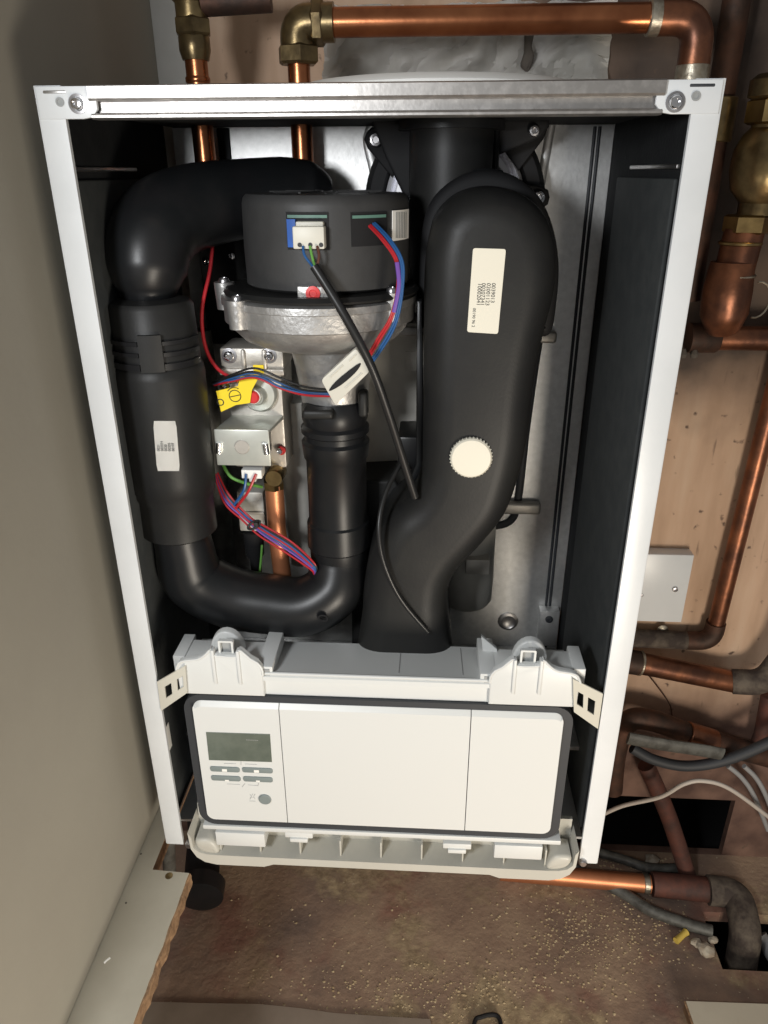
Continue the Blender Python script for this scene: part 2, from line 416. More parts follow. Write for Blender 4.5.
for px0, px1 in ((590, 549), (594.5, 553)):
    a, b_ = A(px0, 122, .234), A(px1, 622, .234); x = (a.x+b_.x)/2
    bm = B(); tube(bm, [(x, .2355, .674), (x, .2355, .06)], .0016, 8); obj('panel_seam', bm, 'rubber', boiler)
# pressed ribs of the back panel
def rib(pts, r=.004, mat='galv_back'):
    bm = B(); tube(bm, [A(*p) for p in pts], r, 10, 6, flat=.5); obj('pressed_rib', bm, mat, boiler)
rib([(552, 122, .235), (545, 160, .235), (562, 200, .235)][:2]+[(541, 185, .235)], .004)
rib([(374, 122, .235), (368, 140, .235), (373, 165, .235), (378, 190, .235)], .005)
rib([(548, 300, .235), (538, 345, .235), (526, 430, .235), (518, 500, .235), (509, 522, .235), (486, 527, .235)], .0045, 'rubber')
for px0, px1, py in ((515, 556, 337), (500, 540, 508)):
    bm = B(); a = A(px0, py-6, .228); b_ = A(px1, py+6, .228); box(bm, (a.x, .224, b_.z), (b_.x, .2358, a.z), .003, 3); obj('pressed_tab', bm, 'alu_block', boiler)
# floor shelf inside and the corner bracket
bm = B(); box(bm, (-.2065, .06, .095), (.2065, .2358, .100), .0008); obj('inner_shelf', bm, 'galv_back', boiler)
bm = B(); a = A(540, 610, .225); b_ = A(556, 645, .225); box(bm, (a.x, .222, b_.z), (b_.x, .2358, a.z), .001); cb = obj('corner_bracket', bm, 'galv_back', boiler)
screw(cb, A(549, 619, .222), .0045, 'rubber')
bm = B(); lathe(bm, [(.012, 0), (.012, .002), (.009, .003), (.006, .001)], A(508, 621, .2358), (0, -1, 0), 28); obj('pressed_boss', bm, 'galvanised', boiler)
bm = B(); box(bm, (-.2175, .03, .004), (.2175, .33, .007)); obj('bottom_panel', bm, 'casing_white', boiler)

# risers inside and above: part of their own pipe runs (see pipes)

# heat exchanger face behind the ducts
hc = A(455, 205, .19)
bm = B(); lathe(bm, [(.084, .0), (.084, .022), (.079, .030), (.068, .031), (.066, .020), (.064, .0)], Vector((hc.x, .2355, hc.z)), (0, -1, 0), 64); hx = obj('heat_exchanger_ring', bm, 'black_matt', boiler)
bm = B(); lathe(bm, [(.0645, 0), (.0645, .028), (.061, .034), (.058, .028), (.055, .036), (.050, .036), (.048, .022), (.030, .022), (.020, .030)], Vector((hc.x, .2350, hc.z)), (0, -1, 0), 64); obj('heat_exchanger_cover', bm, 'bright_alu', boiler)
for px, py in ((535, 131), (538, 198), (376, 140)):
    c = A(px, py, .20); bm = B()
    d = Vector((hc.x-c.x, 0, hc.z-c.z)); d.normalize(); e = Vector((-d.z, 0, d.x))
    outl = [c+d*.03+e*.016, c+e*.010-d*.002, c+e*.006-d*.009, c-d*.0105, c-e*.006-d*.009, c-e*.010-d*.002, c+d*.03-e*.016]
    puffy(bm, [(p.x, p.z) for p in outl], .198, .232, .002, 3); lg = obj('mounting_lug', bm, 'black_matt', boiler)
    screw(lg, Vector((c.x, .1975, c.z)), .0062, 'screw' if py != 198 else 'chrome')
bm = B(); a = A(192, 196, .19); b_ = A(243, 345, .19); box(bm, (a.x, .190, b_.z), (b_.x, .2355, a.z), .004); ib = obj('ignition_box', bm, 'black_matt', boiler)
for px, py in ((207, 262), (231, 256), (223, 300)):
    screw(ib, A(px, py, .189), .0035, 'chrome')
# grey exchanger body and lower cylinder
bm = B(); a = A(352, 322, .18); b_ = A(428, 600, .18); box(bm, (a.x, .180, b_.z), (b_.x, .2355, a.z), .004); hb = obj('heat_exchanger_body', bm, 'heat_grey', boiler)
bm = B(); box(bm, (a.x+.006, .177, a.z-.012), (b_.x, .181, a.z-.004), .001); obj('rim', bm, 'cast_alu', hb)
# dim square stamp on the body: blank plate where the code square sits
bm = B(); a = A(405, 352, .1795); b_ = A(419, 371, .1795); box(bm, (a.x, .1792, b_.z), (b_.x, .1800, a.z)); obj('stamped_plate', bm, 'heat_grey', boiler)
bm = B(); plathe(bm, 468, 560, .185, [(600, 22), (596, 25), (575, 26), (520, 26), (440, 26)]); obj('condensate_cylinder', bm, 'heat_grey', boiler)
bm = B(); a = A(466, 559, .15); b_ = A(489, 574, .15); box(bm, (a.x, .148, b_.z), (b_.x, .172, a.z), .001); obj('sensor_tab', bm, 'alu_block', boiler)

# flue adaptor
bm = B(); t0 = A(452, 150, .12)
tube(bm, [(t0.x, .152, .675), (t0.x, .152, .535)], .035, 40); fl = obj('flue_pipe', bm, 'black_satin', boiler)
bm = B(); tube(bm, [(t0.x, .152, .675), (t0.x, .152, .668)], .044, 40); obj('flue_collar', bm, 'black_plastic', fl)
bm = B(); puffy(bm, P2([(371, 119), (549, 119), (549, 127), (540, 138), (496, 156), (494, 190), (470, 235), (428, 236), (420, 214), (404, 196), (385, 156)], .170), .166, .182, .003, 3); fbk = obj('flue_bracket', bm, 'black_matt', boiler)
screw(fbk, A(534, 131, .165), .0048, 'screw')
bm = B(); tube(bm, [A(496, 125, .162), A(494, 185, .162)], .0035, 8); obj('bracket_rib', bm, 'black_plastic', boiler)
# white round cap lying on the boiler top
bm = B(); lathe(bm, [(.116, .0), (.118, .010), (.112, .0145), (.09, .0165), (.03, .017)], (.042, .175, .6863), seg=72); obj('flue_cap', bm, 'label_white', boiler)

# air duct
duct = B()
OUT = [(430, 232), (438, 211), (458, 193), (487, 186), (516, 192), (539, 210), (551, 237), (553, 270), (549, 298), (540, 332), (531, 382), (525, 432), (515, 474), (502, 507), (478, 537), (455, 562), (447, 590), (446, 668), (364, 668), (364, 600), (367, 565), (375, 533), (392, 505), (411, 488), (421, 466), (423, 440), (424, 330), (425, 265)]
puffy(duct, P2(OUT, .085), .046, .125, .026, 8, smooth=4)
duct = obj('air_duct', duct, 'black_satin', boiler, ang=50)
bm = B(); OUT2 = [(421, 240), (427, 210), (440, 190), (462, 175), (487, 170), (514, 176), (538, 196), (552, 226), (558, 262), (556, 300), (548, 334), (520, 330), (430, 330), (420, 300)]
puffy(bm, P2(OUT2, .115), .104, .140, .008, 4, smooth=4); obj('duct_collar', bm, 'black_matt', boiler, ang=50)
bm = B(); tube(bm, [A(472, 178, .125), A(486, 176, .120), A(500, 178, .125)], .006, 10, 4); obj('collar_clip', bm, 'black_plastic', boiler)
bm = B(); puffy(bm, P2([(422, 300), (424, 462), (412, 486), (408, 482), (416, 462), (417, 300)], .09), .085, .110, .002, 2); obj('duct_edge', bm, 'black_plastic', boiler)
# low black housing below the ducts
bm = B(); puffy(bm, P2([(352, 480), (395, 478), (420, 520), (446, 560), (446, 646), (352, 646)], .13), .126, .178, .004, 3); lh = obj('siphon_housing', bm, 'black_satin', boiler)
for k in range(4):
    a = A(364+14*k, 609, .125); bm = B(); box(bm, (a.x-.0008, .1245, a.z-.003), (a.x+.0008, .1265, a.z+.003)); obj('vent_slit', bm, 'mark_grey', lh)
# white round cap on the duct
c = A(471, 457, .0455); bm = B(); lathe(bm, [(.0172, 0), (.0172, .004), (.0160, .0055), (.012, .006)], c+Vector((0, .001, 0)), (0, -1, 0), 48)
cap_ = obj('test_plug', bm, 'label_cream', boiler)
bm = B(); R1, R2 = .0172, .0182
rr = [[Vector((c.x+(R2 if k % 2 else R1-.0008)*math.cos(2*PI*k/72), yy, c.z+(R2 if k % 2 else R1-.0008)*math.sin(2*PI*k/72))) for k in range(72)] for yy in (.0463, .0435)]
loft(bm, rr); obj('knurled_edge', bm, 'cream_plastic', cap_)
# label on the duct
def rq(quad, r=.002):      # four photo corners on plane -> rounded outline
    q = [Vector((p[0], p[1])) for p in quad]; out = []
    for i in range(4):
        a = (q[i-1]-q[i]).normalized(); b2 = (q[(i+1) % 4]-q[i]).normalized(); s, e = q[i]+a*r, q[i]+b2*r
        for k in range(5): t = k/4; v = s*(1-t)**2+q[i]*2*t*(1-t)+e*t*t; out.append((v.x, v.y))
    return out
bm = B(); puffy(bm, rq(P2([(473, 248), (506, 249), (498, 334), (467, 332)], .0455)), .0452, .0461, .0001, 1)
lb = obj('duct_label', bm, 'label_cream', boiler, label='tall cream label on the front of the air duct')
dn = A(470, 330, .045)-A(475, 250, .045); dn.y = 0
for (px, py, s, sz) in ((493, 283, '0039013', .0042), (488, 283, '02001123', .0042), (483, 283, '00207341', .0042), (479, 283, '10002041', .0042), (474, 308, '00190 96 2', .0032)):
    bm = txt(s, A(px-1, py, .04505), dn, (0, -1, 0), sz, 'print_black', None); obj('printed_text', bm, 'print_black', lb)

# fan
fc = A(327, 240, .10)
bm = B(); plathe(bm, 327, 240, .10, [(283, 75), (280, 80), (245, 82), (203, 83), (197, 82), (193, 79), (192, 60)], 64); fan = obj('fan_motor', bm, 'fan_grey', boiler)
R = 82/SCL(fc)
def fanpt(px, py, dr=0):       # where the line of sight meets the drum
    d = (A(px, py, .1)-CP); r_ = R+dr
    ax, ay = CP.x-fc.x, CP.y-fc.y
    a = d.x**2+d.y**2; b = 2*(ax*d.x+ay*d.y); c = ax*ax+ay*ay-r_*r_
    t = (-b-math.sqrt(max(b*b-4*a*c, 0)))/(2*a); return CP+d*t
def drumplate(bm, px0, px1, py0, py1, r0_, r1_, n=8):
    A_ = fanpt(px0, (py0+py1)/2); B_ = fanpt(px1, (py0+py1)/2)
    a0 = math.atan2(A_.y-fc.y, A_.x-fc.x); a1 = math.atan2(B_.y-fc.y, B_.x-fc.x)
    mx_ = (px0+px1)/2; z0 = fanpt(mx_, py1).z; z1 = fanpt(mx_, py0).z
    rings = []
    for k in range(n+1):
        a = a0+(a1-a0)*k/n; c, s = math.cos(a), math.sin(a)
        rings.append([Vector((fc.x+r*c, fc.y+r*s, z)) for r, z in ((R+r0_, z0), (R+r1_, z0), (R+r1_, z1), (R+r0_, z1))])
    loft(bm, rings)
for (x0_, x1_, y0_, y1_) in ((287, 329, 212, 250), (351, 387, 212, 246)):
    bm = B(); drumplate(bm, x0_, x1_, y0_, y1_, -.004, .0003); obj('socket_recess', bm, 'black_matt', fan)
    bm = B(); drumplate(bm, x0_+1, x1_-2, y0_+3, y0_+6, .0, .0012); obj('circuit_board', bm, 'pcb', fan)
bm = B(); drumplate(bm, 289, 297, 219, 247, 0, .003); obj('blue_latch', bm, 'connector_blue', fan)
cn = fanpt(311, 234)
a = fanpt(295, 233); b_ = fanpt(326, 233); z0 = fanpt(310, 248).z; z1 = fanpt(310, 221).z
bm = B(); box(bm, (a.x, cn.y-.010, z0), (b_.x, cn.y+.006, z1-.003), .0012); box(bm, (a.x+.002, cn.y-.006, z1-.004), (b_.x-.001, cn.y+.006, z1), .001)
fcn = obj('mains_plug', bm, 'cream_plastic', boiler, label='cream three-wire plug in the fan motor')
bm = B()
for k in range(3): lathe(bm, [(.0016, 0), (.0016, .0004)], (a.x+.005+k*.0078, cn.y-.0099, z0+.003), (0, -1, 0), 12)
obj('wire_entry', bm, 'print_black', fcn)
bm = B(); drumplate(bm, 392, 408, 210, 240, 0, .0006); fb = obj('fan_label', bm, 'label_white', fan)
bm = B()
for k in range(7): drumplate(bm, 395+1.6*k, 395.8+1.6*k, 212, 238, .0007, .0009, 2)
obj('printed_text', bm, 'mark_grey', boiler) if False else obj('barcode_lines', bm, 'mark_grey', boiler)
# radial ribs on the lid
bm = B()
for k in range(10):
    a_ = 2*PI*k/10; z = A(327, 192, .10).z
    tube(bm, [(fc.x+.012*math.cos(a_), fc.y+.012*math.sin(a_), z), (fc.x+.045*math.cos(a_), fc.y+.045*math.sin(a_), z)], .0012, 6)
obj('lid_ribs', bm, 'fan_grey', fan)
# casting below the motor
bm = B(); plathe(bm, 320, 300, .105, [(346, 40), (341, 60), (334, 76), (325, 85), (318, 88), (316, 94), (300, 95), (299, 97), (293, 97), (290, 92), (289, 60)], 64)
fh = obj('fan_casting', bm, 'cast_alu', boiler)
bm = B(); plathe(bm, 322, 288, .104, [(290, 96), (288, 97), (284, 94), (283, 78)], 64); obj('casting_rim', bm, 'black_satin', fh)
for px, py, dy in ((237, 300, .045), (392, 292, .06), (224, 282, .10)):
    c = A(px, py, dy+.0); bm = B(); lathe(bm, [(.0075, -.022), (.0085, -.004), (.0085, 0)], c, seg=20); lg = obj('bolt_boss', bm, 'cast_alu', boiler)
    screw(lg, c, .0045, 'screw', (0, 0, 1), 'bolt')
bm = B(); c = A(313, 292, .031); box(bm, (c.x-.012, c.y, c.z-.005), (c.x+.012, c.y+.01, c.z+.004), .001); pf = obj('motor_foot', bm, 'cast_alu', boiler)
bm = B(); lathe(bm, [(.0055, 0), (.0055, .001), (.003, .0012), (.0025, .0004)], c+Vector((0, -.0003, -.001)), (0, -1, 0), 24); obj('rubber_grommet', bm, 'red_cap', pf)
# neck and black mixing tube
bm = B(); plathe(bm, 334, 370, .100, [(406, 32), (385, 35), (366, 38), (350, 42), (330, 44)], 40); obj('intake_neck', bm, 'cast_alu', boiler)
bm = B()
plathe(bm, 336, 450, .095, [(575, 22), (566, 28), (545, 29), (543, 31), (520, 31), (518, 29), (505, 29), (458, 30), (455, 32), (440, 34), (437, 31), (432, 31), (430, 34), (425, 34), (422, 31), (416, 33), (404, 33), (398, 30)], 48)
mt_ = obj('mixing_tube', bm, 'black_plastic', boiler)
for px, py, w_, h_ in ((318, 414, 16, 5), (362, 408, 5, 13)):
    a = A(px-w_, py-h_, .062); b_ = A(px+w_, py+h_, .062); bm = B(); box(bm, (a.x, .058 if w_ > 8 else .07, b_.z), (b_.x, .085, a.z), .003, 3); obj('snap_clip', bm, 'black_satin', mt_)

# silencer
bm = B()
SY = .066
SX = A(163, 400, SY).x
def srow(py, hw): q_ = A(163, py, SY); return (hw/SCL(Vector((SX, SY, q_.z))), q_.z)
pr = [srow(532, 29), srow(528, 36.5), srow(495, 36.5), srow(490, 39.5), srow(486, 39.5), srow(484, 41), srow(470, 41.5), srow(372, 45), srow(364, 44), srow(362, 42.5), srow(305, 42), srow(300, 39), srow(297, 30)]
RC = srow(340, 43.3)[0]; RL = srow(440, 43)[0]
SXc = SX
lathe(bm, pr, (SX, SY, 0), seg=56); sil = obj('silencer', bm, 'black_satin', boiler)
def sarc(bm, a0, a1, z0, z1, r, n=10, dr=.0015):
    loft(bm, [[Vector((SX+q*math.cos(a), SY+q*math.sin(a), z)) for q, z in ((r-dr, z0), (r+dr, z0), (r+dr, z1), (r-dr, z1))] for a in [math.radians(a0+(a1-a0)*k/n) for k in range(n+1)]])
zt = lambda py: A(160, py, .048).z
for py0, py1 in ((338, 342), (349, 353), (360, 366)):
    bm = B(); sarc(bm, 205, 268, zt(py1), zt(py0), RC); obj('clamp_band', bm, 'black_plastic', boiler)
    bm = B(); sarc(bm, 298, 358, zt(py1), zt(py0), RC); obj('clamp_band', bm, 'black_plastic', boiler)
bm = B(); sarc(bm, 270, 297, zt(367), zt(331), RC+.0008, 6, .0022); obj('clamp_tab', bm, 'black_satin', boiler)
# silencer label, wrapped on the tube
def spt(px, py):
    d = (A(px, py, .1)-CP); ax, ay = CP.x-SX, CP.y-SY; r_ = RL+.0004
    a = d.x**2+d.y**2; b = 2*(ax*d.x+ay*d.y); c = ax*ax+ay*ay-r_*r_
    return CP+d*((-b-math.sqrt(max(b*b-4*a*c, 0)))/(2*a))
bm = B(); rows = []
for j in range(9):
    v = j/8; row = []
    for i in range(7):
        u = i/6; ins = .04 if j in (0, 8) else 0
        uu = min(max(u, ins), 1-ins)
        row.append(spt((153+(176-153)*uu)+v*4*(1)-0, 421+50*v))
    rows.append(row)
Vg = [[bm.verts.new(p) for p in r_] for r_ in rows]
for j in range(8):
    for i in range(6): bm.faces.new((Vg[j][i], Vg[j][i+1], Vg[j+1][i+1], Vg[j+1][i]))
bmesh.ops.solidify(bm, geom=bm.faces[:], thickness=.0004)
sl = obj('silencer_label', bm, 'label_white', boiler, label='small white label on the silencer')
up = spt(160, 425)-spt(163, 465)
for k, s in enumerate(('0021', '002034', '0020', '00205', '00107')):
    p = spt(160+3.6*k, 451); nn = Vector((p.x-SX, p.y-SY, 0)).normalized(); bm = txt(s, p+nn*.0005, up, nn, .0030, 'print_black', None)
    obj('printed_text', bm, 'print_black', sl)
# upper elbow, from silencer to behind the fan
bm = B()
tube(bm, [(SX-.001, SY, A(150, 303, SY).z), A(148, 293, .067), A(147, 270, .070), A(150, 242, .078), A(166, 220, .096), A(197, 207, .120), A(237, 200, .145), A(285, 194, .168), A(312, 193, .176), A(331, 194, .180)], [.0185, .0225, .0315, .0340, .0345, .0335, .0320, .0300, .026, .012], 36, 7)
obj('intake_elbow', bm, 'black_plastic', boiler, ang=60)
bm = B(); tube(bm, [A(128, 290, .067), A(115, 270, .070), A(113, 242, .074), A(120, 214, .084), A(136, 192, .096), A(160, 178, .108)], .0012, 8, 6); obj('mould_seam', bm, 'black_satin', boiler)
# lower bent tube
bm = B()
tube(bm, [(SX, SY, A(184, 520, SY).z), A(184, 545, .066), A(194, 577, .068), A(228, 596, .072), A(270, 604, .074), A(305, 606, .076), A(332, 590, .083), A(338, 565, .092), A(338, 550, .095)], [.0255, .0265, .0300, .0305, .0295, .0295, .0290, .0275, .026], 36, 8)
ut = obj('intake_bend', bm, 'black_plastic', boiler, ang=60)
bm = B(); c = A(324, 619, .053); lathe(bm, [(.0050, 0), (.0050, .0008), (.0035, .0009), (.003, 0)], A(323, 618, .0475), (0, -1, -.25), 20); obj('locating_hole', bm, 'black_matt', ut)

# gas valve
def pbox(name, px0, py0, px1, py1, y0, y1, mat, parent, bev=.001, at=None, label=None):
    a = A(px0, py0, at if at is not None else y0); b_ = A(px1, py1, at if at is not None else y0); bm = B()
    box(bm, (a.x, y0, b_.z), (b_.x, y1, a.z), bev); return obj(name, bm, mat, parent, label=label)
gv = pbox('gas_valve', 226, 370, 287, 468, .112, .165, 'alu_block', boiler, .002)
pbox('valve_flange', 219, 348, 284, 371, .104, .150, 'alu_block', boiler, .002)
pbox('flange_lip', 219, 369, 284, 376, .100, .135, 'alu_block', boiler, .001)
for px in (243, 264): pbox('flange_rib', px-3, 350, px+3, 372, .101, .106, 'alu_block', boiler, .0015)
for px, py in ((229, 356), (269, 356)):
    bm = B(); c = A(px, py, .103); lathe(bm, [(.0068, 0), (.0068, .001), (.005, .0012)], c+Vector((0, .0015, 0)), (0, -1, 0), 24); obj('washer', bm, 'screw', boiler); screw(boiler, c, .0046, 'chrome')
screw(boiler, A(226, 384, .105), .0050, 'chrome')
bm = B(); c = A(260, 393, .112); lathe(bm, [(.0165, -.002), (.0165, .004), (.0145, .007), (.0085, .008), (.0075, .014), (.006, .016)], c, (0, -1, 0), 40); rg = obj('regulator', bm, 'zinc', boiler)
bm = B(); c = A(253, 397, .092); lathe(bm, [(.0058, -.006), (.0058, .001), (.0045, .0025)], c, (0, -1, 0), 28); obj('red_adjuster', bm, 'red_cap', rg)
bm = B(); lathe(bm, [(.0066, -.006), (.0066, -.0005), (.006, 0)], c, (0, -1, 0), 28); obj('adjuster_ring', bm, 'label_white', rg)
c = A(281, 451, .108); bm = B(); lathe(bm, [(.0042, -.004), (.0042, .0)], c, (0, -1, 0), 20); rs = obj('red_washer', bm, 'red_cap', boiler); screw(rs, c+Vector((-.0015, -.0005, 0)), .003, 'chrome')
# solenoid coil bracket
q0 = [A(214, 429, .076), A(270, 428, .076), A(271, 464, .076), A(217, 465, .076)]
z0, z1 = A(240, 465, .076).z, A(240, 429, .076).z; x0c, x1c = q0[0].x, q0[1].x-.001
bm = B(); box(bm, (x0c, .074, z0), (x1c, .0765, z1), .001); so = obj('solenoid_bracket', bm, 'zinc', boiler)
for s in (0, 1):
    x = x0c+.004 if s == 0 else x1c-.004
    bm = B(); tube(bm, [(x-(.001 if s == 0 else -.001), .0735, (z0+z1)/2-.005), (x, .0735, (z0+z1)/2+.005)], .0028, 12); obj('bracket_lug', bm, 'chrome', so)
bm = B(); loft(bm, [[Vector((x0c+.001, .0755, z1-.0005)), Vector((x1c, .0755, z1-.0005)), Vector((x1c+.006, .112, z1-.0005+.002)), Vector((x0c+.007, .112, z1+.0015))], [Vector((x0c+.001, .0755, z1-.003)), Vector((x1c, .0755, z1-.003)), Vector((x1c+.006, .112, z1-.002)), Vector((x0c+.007, .112, z1-.002))]]); obj('bracket_top', bm, 'zinc', boiler)
bm = B(); box(bm, (x0c+.006, .078, z0+.002), (x1c-.006, .111, z1-.003), .002); obj('coil', bm, 'black_satin', boiler)
bm = B(); c = A(242, 447, .074); lathe(bm, [(.0068, 0), (.0068, .0006), (.0060, .0012)], c+Vector((0, .0003, 0)), (0, -1, 0), 32); obj('coil_core', bm, 'alu_block', so)
# yellow tag
tagp = [(216, 391), (237, 386), (246, 381), (238, 377), (257, 366), (262, 372), (254, 388), (251, 404), (238, 405), (222, 412)]
bm = B(); puffy(bm, P2([(216, 391), (238, 386), (240, 376), (259, 377), (252, 390), (250, 403), (236, 405), (221, 412)], .088), .0878, .0884, .0001, 1)
yt = obj('yellow_sticker', bm, 'yellow', boiler)
c = A(235, 396, .0876); bm = B()
pts_ = [c+Vector((.0052*math.cos(a), 0, .0052*math.sin(a))) for a in [2*PI*k/24 for k in range(25)]]
tube(bm, pts_, .0004, 5); tube(bm, [c+Vector((-.0045, 0, -.001)), c+Vector((.0045, 0, .001))], .0004, 5)
tube(bm, [c+Vector((.0075*math.cos(a), 0, .0075*math.sin(a))) for a in [math.radians(60+12*k) for k in range(8)]], .0004, 5)
obj('arrow_symbol', bm, 'print_black', yt)
bm = txt('O', A(217, 406, .0876), (1, 0, .1), (0, -1, 0), .009, None, None); obj('printed_text', bm, 'print_black', yt)
pbox('yellow_tape', 253, 365, 264, 375, .099, .0998, 'yellow', boiler, 0)
# connector, brass elbow, gas pipe
cw = pbox('coil_plug', 241, 470, 262, 479, .085, .100, 'label_white', boiler, .0008, label='white plug below the solenoid coil')
pbox('plug_key', 249, 478, 256, 482, .086, .098, 'label_white', cw, .0005)
bm = B(); c = A(274, 478, .10); lathe(bm, [(.0085, .02), (.0085, -.0), (.0078, -.002), (.004, -.002)], c, (0, 1, 0), 32); br = obj('brass_elbow', bm, 'brass', boiler)
bm = B(); tube(bm, [A(274, 484, .112), A(277, 530, .112), A(284, 588, .112)], .0090, 24); obj('gas_pipe', bm, 'copper_matt', boiler)
bm = B(); lathe(bm, [(.0105, 0), (.0105, .008)], A(274, 488, .112)-Vector((0, 0, 0)), seg=6); obj('pipe_nut', bm, 'brass', boiler)
gc = pbox('actuator_box', 236, 492, 266, 532, .122, .160, 'heat_grey', boiler, .002)
pbox('actuator_ridge', 237, 512, 264, 515, .120, .124, 'alu_block', gc, .0005)
bm = B(); plathe(bm, 254, 540, .13, [(575, 5), (558, 6), (554, 9), (536, 10), (530, 12)], 20); obj('cable_boot', bm, 'black_matt', boiler)
bm = B(); plathe(bm, 298, 470, .165, [(560, 14), (520, 15), (420, 18), (398, 20)], 30); obj('gas_tube', bm, 'heat_grey', boiler)
bm = B(); plathe(bm, 224, 560, .19, [(620, 12), (520, 12), (330, 12)], 24); obj('return_tube', bm, 'cable_grey', boiler)
pbox('terminal_block', 398, 437, 421, 470, .10, .15, 'black_plastic', boiler, .002)
bm = B(); tube(bm, [A(303, 580, .20), A(303, 610, .20)], .008, 16); obj('flow_stub', bm, 'copper_dull', boiler)
bm = B(); tube(bm, [A(204, 575, .19), A(200, 640, .19)], .0085, 16); obj('drain_stub', bm, 'copper_dull', boiler)

# wires
wire(boiler, [(213, 240, .12), (210, 270, .11), (202, 310, .10), (205, 345, .095), (217, 368, .09), (238, 381, .085)], .0016, 'wire_red')
for k, (mn, dx, dy) in enumerate((('wire_black', 0, -4), ('wire_blue', 0, 0), ('wire_red', 0, 4), ('wire_blue', 3, 3), ('wire_black', -2, -1))):
    wire(boiler, [(214+dx, 384+dy*.3, .095), (232, 378+dy*.8, .082), (255+dx, 373+dy*1.2, .076), (280, 383+dy*1.3, .070), (305+dx, 391+dy, .062), (334, 393+dy*.8, .050)], .0010, mn)
for k, (mn, dx) in enumerate((('wire_red', 0), ('wire_red', 3), ('wire_blue', 8), ('wire_blue', 11))):
    wire(boiler, [(366+dx*.8, 223, .048), (382+dx*.8, 240, .035), (396+dx*.6, 262, .028), (397+dx*.5, 290, .028), (390+dx*.7, 318, .030), (378+dx, 338, .034), (364+dx*.8, 362, .040)], .0010, mn)
wire(boiler, [(397, 262, .027), (399, 285, .0275), (394, 312, .029)], .0018, 'wire_violet')
# white marker sleeve
q = [(322, 378), (357, 346), (371, 369), (336, 403)]
bm = B(); puffy(bm, rq(P2(q, .045), .003), .038, .047, .0008, 2); ws = obj('wire_sleeve', bm, 'cream_plastic', boiler, label='cream plastic sleeve clipped around the wires')
bm = B(); puffy(bm, P2([(329, 391), (336, 381), (356, 365), (361, 364), (355, 373), (341, 385)], .038), .0374, .0384, .0002, 1, smooth=3); obj('slit', bm, 'black_matt', ws)
for (a, b2) in (((330, 377), (343, 365)), ((345, 388), (362, 373)), ((349, 361), (356, 354))):
    bm = B(); tube(bm, [A(*a, .038), A(*b2, .038)], .0008, 6); obj('sleeve_rib', bm, 'cream_plastic', ws)
# mains cable of the fan
for mn, x in (('wire_blue', 303), ('wire_green', 310), ('wire_brown', 317)):
    wire(boiler, [(x, 246, .022), (x+2, 256, .020), (316, 270, .019)], .0010, mn)
bm = B(); tube(bm, [A(*p) for p in ((314, 266, .018), (328, 288, .016), (350, 325, .014), (372, 368, .018), (388, 412, .028), (402, 456, .040), (415, 497, .050))], .0034, 14, 7)
obj('fan_cable', bm, 'wire_black', boiler)
bm = B(); tube(bm, [A(*p) for p in ((400, 465, .078), (386, 492, .060), (379, 525, .044), (383, 560, .038), (400, 598, .038), (428, 632, .042))], .0022, 12, 8); obj('thin_cable', bm, 'wire_black', boiler)
# lower harness
for k, (mn, dx, dy) in enumerate((('wire_red', 0, 0), ('wire_blue', 2, 3), ('wire_red', -3, 6), ('wire_violet', 1, 5), ('wire_blue', 4, 1), ('wire_black', 6, 0), ('wire_red', 5, -3))):
    wire(boiler, [(216+dx*.3, 474+dy*.4, .10), (226+dx*.5, 497+dy, .092), (245+dx, 518+dy*.3, .085), (262+dx, 530+dy*.9, .078), (288+dx, 546+dy, .070), (312+dx*.6, 566+dy*.5, .066), (314, 574, .072)], .0010, mn)
wire(boiler, [(246, 474, .084), (244, 490, .082), (234, 505, .086)], .0013, 'wire_blue'); wire(boiler, [(256, 474, .084), (248, 492, .081), (236, 508, .086)], .0013, 'wire_red')
wire(boiler, [(222, 462, .10), (230, 476, .095), (245, 483, .095), (262, 487, .105)], .0016, 'wire_green')
wire(boiler, [(262, 545, .12), (261, 560, .118), (259, 580, .112)], .0012, 'wire_green')
c = A(254, 525, .080); bm = B(); tube(bm, [c+Vector((.006*math.cos(a), .002*math.sin(a), .004*math.sin(a+.8))) for a in [2*PI*k/16 for k in range(17)]], .0012, 6)
box(bm, c+Vector((.001, -.006, .001)), c+Vector((.005, -.002, .005)), .0005); obj('cable_tie', bm, 'print_black', boiler)

